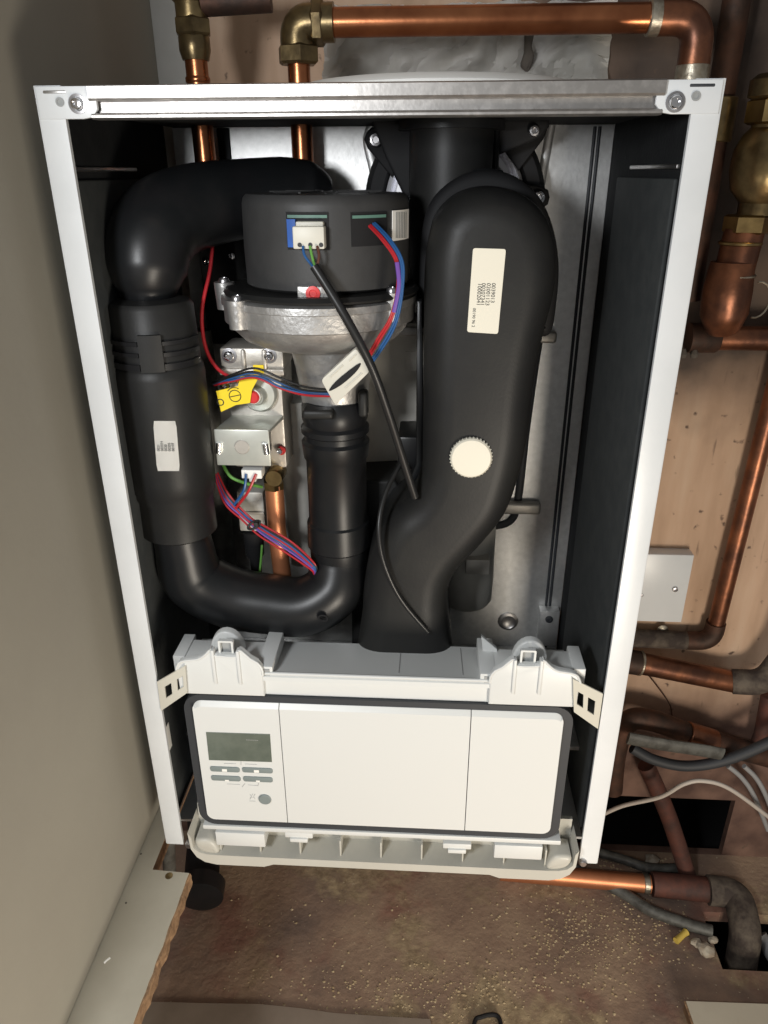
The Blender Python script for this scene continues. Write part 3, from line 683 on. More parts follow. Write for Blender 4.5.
# ------------------------------------------------------------------ control panel
GX0, GX1, GZ0, GZ1 = -.1775, .1765, .0440, .2050
bm = B(); ringframe(bm, rrect(GX0, GX1, GZ0, GZ1, .017), rrect(GX0+.0090, GX1-.0090, GZ0+.0100, GZ1-.0070, .010), -.008, .012)
obj('rubber_gasket', bm, 'rubber', boiler)
bm = B(); puffy(bm, rrect(GX0+.005, GX1-.005, GZ0+.004, GZ1-.004, .012), .002, .06, .001, 1); obj('control_box', bm, 'tray_plastic', boiler)
dx0, dx1, dz0, dz1 = GX0+.0094, GX1-.0094, GZ0+.0110, GZ1-.0060
s1 = A(283, 760, -.011).x; s2 = A(468, 770, -.011).x
def door(name, xa, xb, rl, rr_, label=None):
    r = .008; out = []
    for cx, cz, a0, rr2 in ((xb, dz1, 0, rr_), (xa, dz1, 90, rl), (xa, dz0, 180, rl), (xb, dz0, 270, rr_)):
        if rr2:
            ox = xb-r if cx == xb else xa+r; oz = dz1-r if cz == dz1 else dz0+r
            for k in range(7):
                a = math.radians(a0+15*k); out.append((ox+r*math.cos(a), oz+r*math.sin(a)))
        else: out.append((cx, cz))
    bm = B(); q = [Vector(p) for p in out]
    # front face stands proud, with a sloping top edge
    f_ = []
    for p in out:
        z = p[1]; f_.append((p[0], z-.0045 if z > dz1-.004 else z))
    loft(bm, [[Vector((p[0], .002, p[1])) for p in out], [Vector((p[0], -.0085, p[1])) for p in out], [Vector((p[0], -.0120, p[1])) for p in f_]])
    return obj(name, bm, 'tray_plastic', boiler, label=label, ang=25)
kp = door('keypad_panel', dx0, s1-.0004, 1, 0)
door('control_door', s1+.0004, s2-.0004, 0, 0)
door('blank_panel', s2+.0004, dx1, 0, 1)
yk = -.0121
bm = B(); puffy(bm, P2([(206, 732), (270, 734), (272, 762), (209, 760)], yk), yk-.0004, yk+.001, .0002, 1); ds = obj('display', bm, 'display', boiler)
bm = txt('------', A(246, 741, yk-.0005), (1, 0, 0), (0, -1, 0), .006, None, None); obj('display_text', bm, 'cable_pale', ds)
for (xa, ya, xb, yb) in ((210, 766, 240, 772), (242, 767, 273, 773), (211, 775, 241, 781), (243, 776, 273, 782)):
    a = A(xa, ya, yk); b_ = A(xb, yb, yk); bm = B(); puffy(bm, rrect(a.x, b_.x, b_.z, a.z, .0022, 4), yk-.0010, yk+.001, .0004, 2); obj('button', bm, 'button_grey', boiler)
bm = B(); lathe(bm, [(.0061, 0), (.0061, .0010), (.0054, .0016)], A(265, 799, yk), (0, -1, 0), 32); obj('round_button', bm, 'button_grey', boiler)
bm = B()
def mark(*pts, r=.00022): tube(bm, [A(px, py, yk-.0001) for px, py in pts], r, 4)
mark((224, 763.5), (236, 763.8)); mark((241, 761.5), (241, 765)); mark((245, 764), (257, 764.6))
mark((227, 784), (240, 784.5)); mark((248, 785), (258, 785.6)); mark((242, 787), (245, 783.5)); mark((258, 785.6), (258.5, 783))
mark((250, 799), (252.5, 794), (255, 799)); mark((251, 797.2), (254, 797.3)); mark((249.5, 801), (255.5, 801.2)); mark((250, 794), (250.6, 795.5)); mark((255, 794), (254.5, 795.5))
obj('printed_marks', bm, 'mark_grey', boiler)
bm = B()
for px, py in ((224.5, 770.3), (256.5, 771.3)):
    a = A(px-2.6, py-1.2, yk-.0011); b_ = A(px+2.6, py+1.4, yk-.0011); box(bm, (a.x, a.y-.0001, b_.z), (b_.x, a.y+.0001, a.z))
for px, py in ((227, 780.6), (258, 781.2)):
    a = A(px-2, py-.7, yk-.0011); b_ = A(px+2, py+.7, yk-.0011); box(bm, (a.x, a.y-.0001, b_.z), (b_.x, a.y+.0001, a.z))
obj('button_marks', bm, 'label_white', boiler)
# upper hood of the tray
TX0, TX1 = -.1800, .1790; HZ = -.0105
bm = B()
pr = [(.064, .2160), (.004, .2270), (-.004, .2290), (-.0075, .2270), (-.0078, .2230), (-.0045, .2205), (-.0045, .2055), (.062, .2055)]
loft(bm, [[Vector((x, y, z)) for y, z in pr] for x in (TX0+.002, TX1-.002)])
tr = obj('tray_hood', bm, 'tray_plastic', boiler)
bm = B(); tube(bm, [(TX0+.08, -.006, .2300), (TX1-.08, -.006, .2300)], .0016, 8); obj('hood_rim', bm, 'tray_plastic', tr)
for px, mm in ((400, 0), (462, 0)):
    x = A(px, 660, .03).x; bm = B(); loft(bm, [[Vector((x-.0004, y, z)), Vector((x+.0004, y, z)), Vector((x+.0004, y, z-.001)), Vector((x-.0004, y, z-.001))] for y, z in ((.005, .2271), (.06, .2170))]); obj('hood_seam', bm, 'cable_pale', tr)
XC = -.0005
for s in (-1, 1):
    f = (lambda x: x) if s < 0 else (lambda x: 2*XC-x)
    base = [(-.1785, .206), (-.1790, .234), (-.1760, .2410), (-.170, .2440), (-.160, .2455), (-.1545, .2480), (-.1490, .2530), (-.1455, .2570), (-.1440, .2515), (-.138, .2500), (-.122, .2500), (-.1205, .2570), (-.117, .2545), (-.111, .2480), (-.105, .2440), (-.1015, .2380), (-.1010, .2310), (-.1010, .206)]
    bm = B(); puffy(bm, [(f(x), z) for x, z in base], -.0090, -.0035, .0016, 3); box(bm, (min(f(-.176), f(-.101)), -.004, .206), (max(f(-.176), f(-.101)), .034, .2365), .002); lt = obj('latch_housing', bm, 'tray_plastic', boiler, ang=40)
    # raised rim following the outline
    bm = B(); tube(bm, [(f(x), -.0088, z-.0012) for x, z in base[1:-1]], .0012, 8, 2); obj('housing_rim', bm, 'tray_plastic', lt)
    for x in (-.1440, -.1215):
        bm = B(); box(bm, (f(x)-.0014, -.0112, .2200), (f(x)+.0014, -.004, .2560), .0008); obj('rib', bm, 'tray_plastic', lt)
    bm = B(); a0, a1 = sorted((f(-.1395), f(-.1260)))
    ringframe(bm, rrect(a0, a1, .2460, .2630, .0012, 3), rrect(a0+.0018, a1-.0018, .2485, .2612, .0006, 3), -.006, -.002); obj('clip_loop', bm, 'tray_plastic', lt)
    bm = B(); box(bm, (a0+.0015, -.0015, .2475), (a1-.0015, -.0005, .2615)); obj('loop_shadow_plate', bm, 'mark_grey', lt)
    arc = [(f(-.1375)+.0155*math.cos(math.radians(t)), .2390+.0215*math.sin(math.radians(t))) for t in range(0, 181, 15)]
    bm = B(); puffy(bm, arc, .012, .020, .0018, 3); obj('round_tab', bm, 'tray_plastic', lt)
    a0, a1 = sorted((f(-.107), f(-.0925)))
    bm = B(); box(bm, (a0, -.006, .2240), (a1, .050, .2370), .0012)
    obj('guide_block', bm, 'tray_plastic', lt)
    c0 = (a0+a1)/2; bm = B(); box(bm, (c0-.0035, -.0066, .2280), (c0+.0045, -.0055, .2345)); obj('guide_slot', bm, 'mark_grey', lt)
    a0, a1 = sorted((f(-.1860), f(-.175)))
    bm = B(); box(bm, (a0, .004, .2200), (a1, .040, .2380), .001); obj('side_ledge', bm, 'tray_plastic', lt)
# fin on the right
bm = B(); puffy(bm, P2([(481, 635), (497, 648), (497, 662), (484, 662)], .03), .028, .032, .0005, 1); obj('pointed_fin', bm, 'tray_plastic', boiler)
# metal hinge brackets
for quad in ([(157, 682), (185, 666), (187, 693), (161, 711)], [(573, 679), (603, 694), (598, 729), (574, 712)]):
    ys = (-.002, -.012, -.012, -.002) if quad[0][0] < 300 else (-.012, -.002, -.002, -.012)
    q = [A(px, py, yy) for (px, py), yy in zip(quad, ys)]
    bm = B(); grid_plate(bm, q, [0, .24, .48, .68, .90, 1] if quad[0][0] < 300 else [0, .12, .36, .52, .78, 1], [0, .30, .70, 1], [(1, 1), (3, 1)], (0, .0016, 0)); hb_ = obj('hinge_bracket', bm, 'cream_plastic', boiler)
    c = (q[0]*.3+q[1]*.7) if quad[0][0] < 300 else (q[0]*.7+q[1]*.3)
# lower trim
bm = B()
X0, X1 = A(190, 845, -.01).x, A(577, 862, -.01).x
low = [(X0, .034), (X0+.001, .012), (X0+.006, .001), (X0+.014, -.0055), (X0+.026, -.0085), (X0+.075, -.0085), (X0+.085, -.0045), (X1-.085, -.0045), (X1-.075, -.0085), (X1-.026, -.0085), (X1-.014, -.0055), (X1-.006, .001), (X1-.001, .012), (X1, .034)]
inn = [(X0+.003, .028), (X0+.004, .0135), (X0+.009, .008), (X0+.017, .0055), (X0+.028, .0050), (X0+.075, .0050), (X0+.085, .0050), (X1-.085, .0050), (X1-.075, .0050), (X1-.028, .0050), (X1-.017, .0055), (X1-.009, .008), (X1-.004, .0135), (X1-.003, .028)]
loft(bm, [[Vector((p[0], -.012, p[1])) for p in low+inn[::-1]], [Vector((p[0], .030, p[1])) for p in low+inn[::-1]]])
lt = obj('lower_trim', bm, 'white_plastic', boiler)
bm = B(); box(bm, (X0+.003, .016, .004), (X1-.003, .020, .046)); obj('trim_back', bm, 'white_plastic', lt)
bm = B(); box(bm, (X0+.016, -.010, .0385), (X1-.018, .018, .0440), .001); obj('upper_shelf', bm, 'tray_plastic', lt)
for k in range(9):
    x = X0+.03+k*(X1-X0-.06)/8; bm = B(); box(bm, (x-.0008, -.006, .004), (x+.0008, .017, .026), .0003); obj('rib', bm, 'white_plastic', lt)
for xa, xb in ((X0+.028, X0+.078), (X1-.082, X1-.035)):
    bm = B(); box(bm, (xa, -.011, .018), (xb, .016, .036), .001); obj('white_block', bm, 'tray_plastic', lt)
for px, py in ((299, 836), (457, 847)):
    c = A(px, py, -.009); bm = B(); box(bm, c+Vector((-.014, -.001, -.002)), c+Vector((.014, .02, .005)), .001); box(bm, c+Vector((-.009, -.003, -.006)), c+Vector((.009, .02, -.001)), .001); obj('snap_catch', bm, 'tray_plastic', lt)
for s in (-1, 1):      # soft pockets in the rounded corners
    xc = X0+.018 if s < 0 else X1-.018
    bm = B(); puffy(bm, [(xc+s*.012, .022), (xc+s*.011, .010), (xc+s*.002, .0045), (xc-s*.009, .004), (xc-s*.011, .010), (xc-s*.004, .022)], -.0105, .012, .004, 3, smooth=3); obj('corner_pocket', bm, 'white_plastic', lt)
    p = A(189, 845, -.002) if s < 0 else A(583, 863, -.002); bm = B(); lathe(bm, [(.0042, .004), (.0042, 0), (.003, -.002)], p, (0, 1, 0), 16); obj('trim_screw', bm, 'screw', boiler)
# small white sticker on the left insulation
bm = B(); a0 = A(180, 750, .012); b0 = A(189, 773, .012); box(bm, (-.2132, .010, .105), (-.2127, .034, .135)); obj('inner_label', bm, 'label_white', boiler, label='small white label low on the left insulation')

# ------------------------------------------------------------------ pipes
def band(parent, p, ax, r, L, mat='solder', name='solder_ring', seg=24, bev=True):
    bm = B(); pr = [(r*.94, -L/2), (r, -L/2+.001), (r, L/2-.001), (r*.94, L/2)]; lathe(bm, pr, p, ax, seg); return obj(name, bm, mat, parent)
def nut(parent, p, ax, r, L, mat='brass', name='compression_nut'):
    bm = B(); lathe(bm, [(r*.86, -L/2), (r, -L/2+.002), (r, L/2-.002), (r*.86, L/2)], p, ax, 6); return obj(name, bm, mat, parent, ang=20)
PY = .205
xa = A(196, 60, PY).x; xb = A(299, 70, PY).x; zt_ = A(500, 20, PY).z; xr = A(697, 40, PY).x
# left riser
t = root('copper_pipe', (xa, PY, .45), 'upright copper pipe with brass fitting, leftmost, running down behind the boiler top rail', 'pipe')
bm = B(); tube(bm, [(xa, PY, .57), (xa, PY, A(196, 44, PY).z)], .0098, 28); obj('pipe_tube', bm, 'copper', t)
z = A(196, 27, PY).z; nut(t, (xa, PY, z), (0, 0, 1), .0165, .014, 'brass_old')
bm = B(); lathe(bm, [(.0115, -.035), (.0135, -.028), (.0135, -.018), (.0112, -.014)], (xa, PY, z+.01), seg=28); obj('olive_collar', bm, 'brass_old', t)
bm = B(); lathe(bm, [(.0135, .0), (.0135, .012), (.0155, .014), (.0155, .022), (.013, .026), (.013, .16)], (xa, PY, z+.005), seg=28); obj('fitting_body', bm, 'brass_old', t)
band(t, (xa, PY, A(199, 80, PY).z), (0, 0, 1), .0108, .005, 'copper')
bm = B(); zz = A(250, 2, PY).z; tube(bm, [(xa+.01, PY, zz), (xb-.022, PY+.004, zz+.003)], .0105, 24); obj('branch_tube', bm, 'copper_old', t)
# main run over the top
t = root('copper_pipe', (xb, PY, .45), 'shiny horizontal copper pipe along the top with brass elbow left and copper elbow right', 'pipe')
bm = B(); tube(bm, [(xb, PY, .57), (xb, PY, A(299, 45, PY).z)], .0098, 28); obj('pipe_tube', bm, 'copper', t)
bm = B(); tube(bm, fillet([(xb, PY, A(299, 62, PY).z), (xb, PY, zt_), (A(334, 20, PY).x, PY, zt_)], .012), .0150, 28); obj('brass_elbow', bm, 'brass_old', t)
nut(t, (xb, PY, A(298, 55, PY).z), (0, 0, 1), .0185, .015, 'brass_old'); nut(t, (A(318, 20, PY).x, PY, zt_), (1, 0, 0), .0180, .011, 'brass_old')
bm = B(); tube(bm, [(A(330, 20, PY).x, PY, zt_), (xr-.018, PY, zt_)], .0113, 32); obj('pipe_tube', bm, 'copper', t)
bm = B(); tube(bm, fillet([(xr-.036, PY, zt_), (xr, PY, zt_), (xr, PY, zt_-.036)], .022, 10), .0135, 28); obj('copper_elbow', bm, 'copper_dull', t)
band(t, (xr-.038, PY, zt_), (1, 0, 0), .0138, .010); band(t, (xr, PY, zt_-.042), (0, 0, 1), .0138, .016)
bm = B(); tube(bm, [(xr, PY, zt_-.02), (xr, PY, .55)], .0113, 28); obj('pipe_tube', bm, 'copper_dull', t)
# torn paper patch on the wall behind the top pipe
bm = B(); n, mm = 70, 24
x0, x1_ = A(325, 60, WY).x, A(612, 60, WY).x; zb_, zt2 = .700, A(400, 30, WY).z+.02
rnd = random.Random(4); G = []
for j in range(mm+1):
    row = []
    for i in range(n+1):
        u, v = i/n, j/mm; jx = rnd.uniform(-.0008, .0008)
        z = zb_+(zt2-zb_)*v
        if i == n: jx += rnd.uniform(-.03, .0)*v-.02*v
        x = x0+(x1_-x0)*u+jx
        h = abs(mnoise.noise(Vector((x*22+z*14, 3.1, z*30-x*9))))*.030+abs(mnoise.noise(Vector((x*60-z*30, 9.1, z*60))))*.008
        row.append(bm.verts.new((x, WY-.0015-h, z+rnd.uniform(-.001, .001))))
    G.append(row)
for j in range(mm):
    for i in range(n):
        bm.faces.new((G[j][i], G[j][i+1], G[j+1][i+1])); bm.faces.new((G[j][i], G[j+1][i+1], G[j+1][i]))
bmesh.ops.solidify(bm, geom=bm.faces[:], thickness=.0008)
obj('torn_paper', bm, 'torn_paper', label='crumpled torn white paper patch on the back wall above the boiler', cat='paper', ang=28)
c = A(527, 52, WY-.012); bm = B(); puffy(bm, [(c.x+x, c.z+z) for x, z in ((-.004, .018), (.005, .017), (.004, .004), (.007, -.004), (.002, -.018), (-.005, -.012), (-.003, 0))], WY-.019, WY-.001, .003, 3, smooth=3)
obj('dark_putty', bm, 'stain', label='small dark lump stuck on the torn white paper above the boiler', cat='lump')

# right-hand valve stack
VY = .285
t = root('isolating_valve', (A(755, 140, VY).x, VY, .45), 'large tarnished brass valve at the upper right edge above a copper elbow', 'valve')
xv = A(764, 120, VY).x; xw = A(737, 250, VY).x
def zz_(py, x=745): return A(x, py, VY).z
bm = B(); tube(bm, [(xv+.012, VY, zz_(-60)), (xv+.012, VY, zz_(50))], .0165, 28); obj('pipe_tube', bm, 'copper_dull', t)
band(t, (xv+.012, VY, zz_(36)), (0, 0, 1), .0195, .02, 'solder')
bm = B(); lathe(bm, [(.022, zz_(74)), (.028, zz_(80)), (.028, zz_(97)), (.020, zz_(101)), (.020, zz_(128)), (.026, zz_(135)), (.032, zz_(150)), (.033, zz_(172)), (.029, zz_(190)), (.019, zz_(203)), (.019, zz_(215))], (xv+.010, VY, 0), seg=36); obj('valve_body', bm, 'brass_old', t)
nut(t, (xv+.010, VY, zz_(112)), (0, 0, 1), .027, .022, 'brass')
nut(t, (xw+.006, VY, zz_(224)), (0, 0, 1), .0235, .018, 'brass')
bm = B(); tube(bm, [(xw+.004, VY, zz_(230)), (xw, VY, zz_(285))], .0195, 32); obj('valve_tail', bm, 'copper_dull', t)
bm = B(); tube(bm, [(xw-.002, VY, zz_(262)), (xw-.002, VY, zz_(290)), (xw, VY+.004, zz_(314)), (xw+.004, VY+.008, zz_(332))], [.0215, .0245, .0245, .016], 32, 5); obj('copper_elbow', bm, 'copper_dull', t)
band(t, (xw, VY, zz_(275)), (0, 0, 1), .0232, .003); band(t, (xw+.002, VY, zz_(243)), (0, 0, 1), .0212, .004, 'brass')
bm = B(); c = A(757, 300, .265); tube(bm, [c+Vector((.013*math.cos(a), 0, .018*math.sin(a))) for a in [math.radians(-100+20*k) for k in range(11)]], .0010, 6); obj('wire_ring', bm, 'solder', t)
# horizontal pipe below it
HY = .315
t = root('copper_pipe', (A(720, 338, HY).x, HY, .44), 'short horizontal copper pipe with capped end below the brass valve', 'pipe')
z = A(720, 338, HY).z
bm = B(); tube(bm, [(A(690, 338, HY).x, HY, z), (A(820, 338, HY).x, HY, z)], .0135, 28); obj('pipe_tube', bm, 'copper_dull', t)
bm = B(); lathe(bm, [(.0165, 0), (.0165, .030), (.0145, .033)], (A(688, 338, HY).x, HY, z), (1, 0, 0), 28); obj('end_fitting', bm, 'copper_old', t)
for px in (683, 694):
    bm = B(); lathe(bm, [(.0035, -.004), (.0045, 0), (.002, .006)], A(px, 354, HY-.01), seg=14); obj('solder_drip', bm, 'stain', t)
# dark vertical pipe behind the valve
t = root('copper_pipe', (.30, .32, .42), 'dark tarnished upright copper pipe in shadow between boiler casing and brass valve', 'pipe')
bm = B(); p = A(722, 90, .318); tube(bm, [(p.x, .318, 1.05), (p.x, .318, A(720, 300, .318).z)], .013, 24); obj('pipe_tube', bm, 'copper_old', t)
band(t, (p.x, .318, A(722, 120, .318).z), (0, 0, 1), .017, .04, 'brass_old', 'coupling')
# long pipe running down and turning left
t = root('copper_pipe', (.43, .327, .05), 'long upright copper pipe at right that turns left below the white box', 'pipe')
pa = A(774, 400, .327); pb = A(712, 641, .327); pc = A(560, 633, .327)
bm = B(); tube(bm, fillet([(pa.x+.004, .327, .62), (pb.x, .327, pb.z), (pc.x, .327, pb.z+.002)], .022, 9), .0108, 28); obj('pipe_tube', bm, 'copper_dull', t)
bm = B(); tube(bm, fillet([(pb.x, .327, pb.z+.03), (pb.x, .327, pb.z), (pb.x-.035, .327, pb.z)], .020, 9), .0128, 28); obj('end_elbow', bm, 'copper_old', t)
bm = B(); tube(bm, [(pb.x-.030, .327, pb.z), (pc.x, .327, pb.z+.002)], .0124, 24); obj('stained_length', bm, 'crust', t)
# sloping pipe beneath
t = root('copper_pipe', (.40, .31, .0), 'thick copper pipe with grey fitting sloping right just below the white box', 'pipe')
e0, e1, e2, e3 = A(560, 652, .31), A(634, 662, .31), A(735, 682, .31), A(764, 683, .30)
bm = B(); tube(bm, [e0, e1, e2], .0150, 28); obj('pipe_tube', bm, 'copper_dull', t)
bm = B(); tube(bm, fillet([e2-(e2-e1).normalized()*.004, e3, e3+Vector((.02, 0, .05)), e3+Vector((.022, 0, .12))], .02), .0170, 28); obj('grey_elbow', bm, 'crust', t)
bm = B(); tube(bm, [e0, e1+(e2-e1)*.05], .0168, 28); obj('coupling', bm, 'copper_old', t); band(t, e1+(e2-e1)*.06, e2-e1, .0172, .004)
# upright red pipe at the very edge
t = root('copper_pipe', (.49, .30, -.02), 'reddish upright pipe at the right edge below the grey elbow', 'pipe')
bm = B(); p0, p1 = A(768, 695, .318), A(762, 735, .318); tube(bm, [p0+Vector((.002, 0, .0)), p1, p1+Vector((-.003, 0, -.03))], .011, 20); obj('pipe_tube', bm, 'copper_rust', t)
# dark bent pipe
t = root('copper_pipe', (.36, .30, -.08), 'dark stained copper pipe bending down beside boiler above the grey flat cable', 'pipe')
f0 = [A(612, 790, .30), A(616, 750, .30), A(628, 722, .30), A(650, 720, .30), A(690, 734, .30), A(735, 748, .305), A(800, 765, .31)]
bm = B(); tube(bm, f0, .0150, 26, 6); obj('pipe_tube', bm, 'copper_old', t)
band(t, A(700, 737.5, .30), f0[5]-f0[4], .0172, .045, 'copper_dull', 'coupling')
# cables on the wall
bm = B(); tube(bm, [A(628, 738, .262), A(660, 744, .260), (A(700, 750, .260)), A(722, 754, .262)], .0100, 14, 5, flat=.45); obj('flat_cable', bm, 'cable_grey', label='grey flat sheathed cable running below the dark bent pipe', cat='cable')
bm = B(); tube(bm, [A(632, 748, .29), A(655, 760, .285), A(690, 766, .28), (A(735, 757, .275)), A(800, 728, .27)], .0075, 16, 7); obj('black_hose', bm, 'rubber', label='black hose sagging across the lower right wall', cat='hose')
bm = B(); tube(bm, [A(596, 818, .29), A(622, 806, .28), A(660, 797, .265), A(684, 784, .26), A(704, 781, .26), A(730, 789, .265), A(770, 818, .28), A(800, 842, .30)], .0030, 12, 8); obj('white_cable', bm, 'cable_white', label='thin white cable arching in front of the dark wall hole', cat='cable')
for k, lab in enumerate(('pale grey cable hanging at lower right edge, the left of two', 'pale grey cable hanging at lower right edge, the right of two')):
    bm = B(); tube(bm, [A(728+16*k, 766, .30), A(742+14*k, 778, .30), A(754+12*k, 796, .30), A(768+11*k, 830, .31)], .0035, 12, 6); obj('grey_cable', bm, 'cable_pale', label=lab, cat='cable')
bm = B(); tube(bm, [A(646, 672, .338), A(660, 690, .338), A(670, 705, .338), A(672, 718, .335)], .0010, 6, 6); obj('thin_brown_wire', bm, 'copper_old', label='thin brown wire hanging on the wall below the thick sloping pipe', cat='wire')
# rusty upright standing in front of the hole
t = root('copper_pipe', (.42, .31, FZ), 'rusty brown pipe leaning in front of the dark hole in the wall', 'pipe')
bm = B(); tube(bm, [A(646, 765, .318), A(668, 815, .31), A(688, 876, .295)], .0125, 20, 4); obj('pipe_tube', bm, 'copper_rust', t)
# pipe on the floor
t = root('copper_pipe', (.40, .28, FZ), 'copper pipe lying on the floor under the boiler, ending in a crusted elbow', 'pipe')
fz = FZ+.0155
g0, g1, g2, g3 = AZ(535, 874, fz), AZ(640, 883, fz), AZ(735, 893, fz), AZ(748, 930, fz)
g0 = AZ(500, 871, fz)
bm = B(); tube(bm, [g0, g1, AZ(650, 884, fz)], .0138, 28); obj('pipe_tube', bm, 'copper_matt', t)
dd = (g1-g0).normalized()
band(t, AZ(646, 883.5, fz), dd, .0148, .009); band(t, AZ(664, 885, fz), dd, .0175, .012, 'brass')
bm = B(); tube(bm, [AZ(652, 884, fz), AZ(712, 890, fz)], .0180, 28); obj('large_coupling', bm, 'copper_rust', t)
bm = B(); ee = AZ(738, 893, fz+.004); tube(bm, fillet([AZ(708, 890, fz+.003), ee, ee+Vector((-.006, -.055, -.012)), ee+Vector((-.012, -.085, -.14))], .022), .0215, 26); obj('crusted_elbow', bm, 'crust', t)
# wall side flex on the floor
bm = B(); tube(bm, [AZ(560, 862, FZ+.01), AZ(618, 890, FZ+.009), AZ(650, 910, FZ+.009), AZ(690, 925, FZ+.008), AZ(712, 931, FZ+.008)], .0085, 14, 6); obj('grey_cable', bm, 'cable_grey', label='dusty grey cable lying on the floor in front of the floor pipe', cat='cable')
bm = B(); tube(bm, [AZ(590, 850, FZ+.01), AZ(625, 860, FZ+.012), AZ(650, 868, FZ+.012), AZ(690, 868, FZ+.01)], .0075, 14, 6); obj('grey_cable', bm, 'cable_grey', label='dusty grey cable on the floor behind the floor pipe', cat='cable')
bm = B(); tube(bm, [AZ(760, 935, FZ-.03), AZ(790, 985, FZ-.07)], .010, 14); obj('grey_conduit', bm, 'cable_pale', label='grey conduit crossing the square floor hole', cat='conduit')
# waste pipe lower left
t = root('waste_pipe', (-.30, .24, FZ), 'black plastic waste pipe elbow on the floor behind the shelf end', 'pipe')
k0 = AZ(203, 886, FZ+.03)
bm = B(); tube(bm, fillet([(k0.x-.02, .31, -.08), (k0.x-.02, .31, FZ+.05), (k0.x, k0.y-.01, FZ+.035)], .03), .026, 28); obj('waste_tube', bm, 'black_matt', t)
bm = B(); lathe(bm, [(.026, .012), (.033, .010), (.033, -.014), (.028, -.016), (.024, -.006)], (k0.x+.002, k0.y-.012, FZ+.035), (.1, -1, -.1), 32); obj('waste_socket', bm, 'black_plastic', t)

# junction box blank plate
t = root('blank_plate', (.365, .33, .084), 'square white metal junction box plate on the wall right of boiler', 'box')
bm = B(); a = A(628, 553, .327); b_ = A(690, 622, .327); bm2 = None
box(bm, (a.x, .325, b_.z), (A(693, 560, .327).x, WY, a.z), .0015, 2); obj('cover_plate', bm, 'casing_white', t)
for px, py in ((675, 589), (642, 595)):
    screw(t, A(px, py, .3248), .0038 if px > 650 else .002, 'screw')
bm = B(); lathe(bm, [(.006, 0), (.008, .003), (.003, .006)], A(662, 629, .338), (0, -1, 0), 12); obj('wall_screw', bm, 'solder', label='small screw in the wall just below the white junction box', cat='screw')

# ------------------------------------------------------------------ boards
# cut shelf along the left wall, notched where the boiler hangs
BT = -.0075; n0 = AZ(188, 873, BT); n1 = AZ(148, 872, BT)
xe = n0.x
def shelf():
    bm = B()
    out = [(-.30, .32), (-.229, .32), (-.229, n0.y+.002), (xe+.001, n0.y), (xe, n0.y-.07), (xe-.002, -.16), (xe-.004, -.25), (xe-.004, -.43), (-.30, -.43)]
    rr_ = random.Random(3); pts = []
    for i, (x, y) in enumerate(out):
        pts.append((x, y))
        if 3 <= i <= 6:
            x2, y2 = out[i+1]
            for k in range(1, 8): t = k/8; pts.append((x+(x2-x)*t+rr_.uniform(-.0007, .0006), y+(y2-y)*t))
    return pts
pts = shelf()
t = root('shelf_board', (-.22, -.1, BT-.018), 'cream melamine shelf board notched around the boiler, along the left wall', 'shelf')
bm = B(); loft(bm, [[Vector((x, y, BT-.0008)) for x, y in pts], [Vector((x, y, BT)) for x, y in pts]]); obj('melamine_face', bm, 'melamine', t)
rr_ = random.Random(9)
bm = B(); loft(bm, [[Vector((x+(rr_.uniform(0, .0028) if x > -.215 else 0), y, z)) for x, y in pts] for z in (BT-.018, BT-.013, BT-.008, BT-.004, BT-.0008)]); obj('chipboard_core', bm, 'chipboard', t, ang=20)
bm = B(); lathe(bm, [(.0038, 0), (.0038, .0006), (.002, .0008)], AZ(169, 876, BT), (0, 0, 1), 16); obj('screw_head', bm, 'brass_old', t)
for px, py in ((141, 854), (126, 903)):
    bm = B(); lathe(bm, [(.001, 0), (.001, .0003)], AZ(px, py, BT), (0, 0, 1), 10); obj('nail_hole', bm, 'stain', t)
bm = B(); tube(bm, [AZ(104, 963, BT+.0008), AZ(107, 960, BT+.0015), AZ(110, 958, BT+.0008)], .0010, 6, 3); obj('paint_flake', bm, 'label_white', label='tiny white flake lying on the cream shelf board', cat='flake')
# dark bracket under the shelf near the boiler
bm = B(); tube(bm, [A(168, 835, .10), A(170, 880, .10)], .008, 14)
obj('grey_pipe', bm, 'cable_grey', label='short grey upright pipe end seen between the shelf notch and boiler corner', cat='pipe')
# offcut in the lower right corner
t = root('board_offcut', (.5, .03, FZ), 'pale cream board offcut lying on the floor at the bottom right corner', 'board')
ZT = FZ+.018; c0 = AZ(686, 1001, ZT); c1 = AZ(768, 1003, ZT)
bb = [(c0.x, c0.y), (c1.x+.25, c1.y+.004), (c1.x+.25, c1.y-.16), (c0.x+.006, c0.y-.16)]
bm = B(); loft(bm, [[Vector((x, y, ZT-.001)) for x, y in bb], [Vector((x, y, ZT)) for x, y in bb]]); obj('melamine_face', bm, 'melamine', t)
bm = B(); rr_ = random.Random(5); loft(bm, [[Vector((x+(rr_.uniform(-.003, 0) if x < .5 else 0), y, z)) for x, y in bb] for z in (FZ, FZ+.006, FZ+.012, ZT-.001)]); obj('chipboard_core', bm, 'chipboard', t, ang=20)
# raised board edge along the front of the floor
bm = B(); pp = [(130, 1001), (200, 1003), (260, 1004), (300, 1008), (335, 1013), (380, 1016), (430, 1019), (440, 1060), (120, 1060)]
pw = [AZ(px, py, FZ+.004) for px, py in pp]; loft(bm, [[Vector((p.x, p.y, FZ)) for p in pw], [Vector((p.x, p.y, FZ+.004)) for p in pw]]); M('hardboard', (.25,.20,.155), .8, 0, (.21,.165,.125), 12, bump=.1)
obj('hardboard_sheet', bm, 'hardboard', label='thin grey-brown hardboard sheet edge on the floor at bottom left', cat='board')

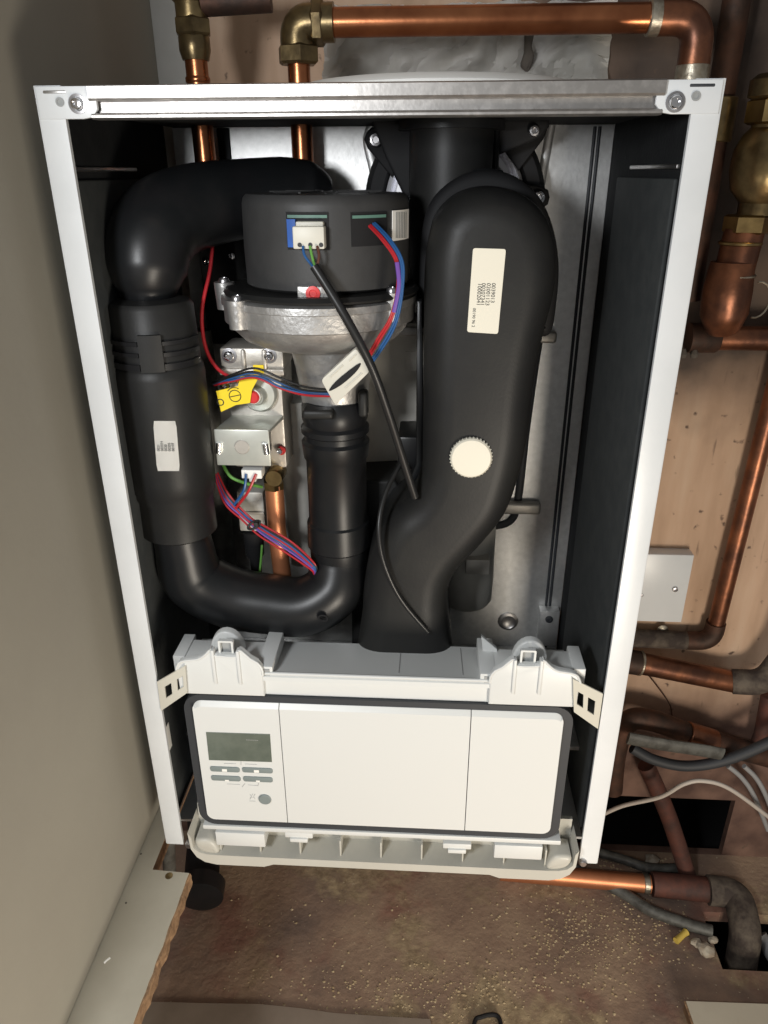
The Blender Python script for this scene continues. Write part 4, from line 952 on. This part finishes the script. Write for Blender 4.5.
# black wire clip
pts_ = [AZ(px, py, FZ+.0035) for px, py in ((474, 1040), (474, 1026), (476, 1019), (481, 1017), (488, 1015), (495, 1015), (499, 1018), (501, 1026), (502, 1040))]
bm = B(); tube(bm, pts_, .0028, 10, 6); obj('wire_clip', bm, 'black_matt', label='black bent wire clip lying on the floor at the bottom edge', cat='clip')
# yellow wall plug
bm = B(); p0, p1 = AZ(676, 941, FZ+.005), AZ(686, 932, FZ+.005); tube(bm, [p0, p0+(p1-p0)*.8, p1], [.0048, .0042, .0055], 12); M('plug_yellow', (.55,.40,.08), .6)
obj('wall_plug', bm, 'plug_yellow', label='yellow plastic wall plug lying on the floor near the floor hole', cat='plug')
# lumps of plaster
def lump(px, py, r, label, grp=None, z=FZ):
    bm = B(); p = AZ(px, py, z+r*.35); bmesh.ops.create_icosphere(bm, subdivisions=2, radius=r)
    rr = random.Random(int(px*7+py))
    for v in bm.verts: v.co *= rr.uniform(.75, 1.15); v.co.z *= .55
    mnz = min(v.co.z for v in bm.verts); bmesh.ops.translate(bm, verts=bm.verts, vec=(p.x, p.y, z-mnz-.0005))
    obj('plaster_lump', bm, 'plaster_lump', label=label, cat='lump', group=grp, ang=15)
lump(706, 950, .012, 'largest plaster lump beside the floor hole')
lump(696, 943, .008, 'small plaster lump between the yellow wall plug and the floor hole')
lump(713, 940, .007, 'pale plaster crumb at the corner of the floor hole')
lump(652, 861, .012, 'pale plaster lump on the floor behind the copper floor pipe')
# crumbs: countless
bm = B(); rr = random.Random(11)
for k in range(1500):
    c = rr.random()
    if c < .45: px, py = rr.gauss(595, 45), rr.gauss(935, 28)
    elif c < .75: px, py = rr.gauss(430, 75), rr.gauss(990, 16)
    else: px, py = rr.uniform(230, 760), rr.uniform(895, 1020)
    if c > .93: px, py = rr.uniform(600, 690), rr.uniform(858, 872)
    if py < 856 or py > 1030 or px > 700: continue
    p = AZ(px, py, FZ); r = rr.choice((.0010, .0014, .0018, .0026)); h = r*.6
    a0 = rr.uniform(0, 6); ring = [Vector((p.x+r*rr.uniform(.6, 1.2)*math.cos(a0+i*PI/2.5), p.y+r*rr.uniform(.6, 1.2)*math.sin(a0+i*PI/2.5), FZ-.0002)) for i in range(5)]
    vs_ = [bm.verts.new(v) for v in ring]; tp = bm.verts.new((p.x, p.y, FZ+h)); bm.faces.new(vs_[::-1])
    for i in range(5): bm.faces.new((vs_[i], vs_[(i+1) % 5], tp))
obj('floor_crumbs', bm, 'debris', label='scattered sandy crumbs and wood chips on the dusty floor', cat='crumbs', kind='stuff')
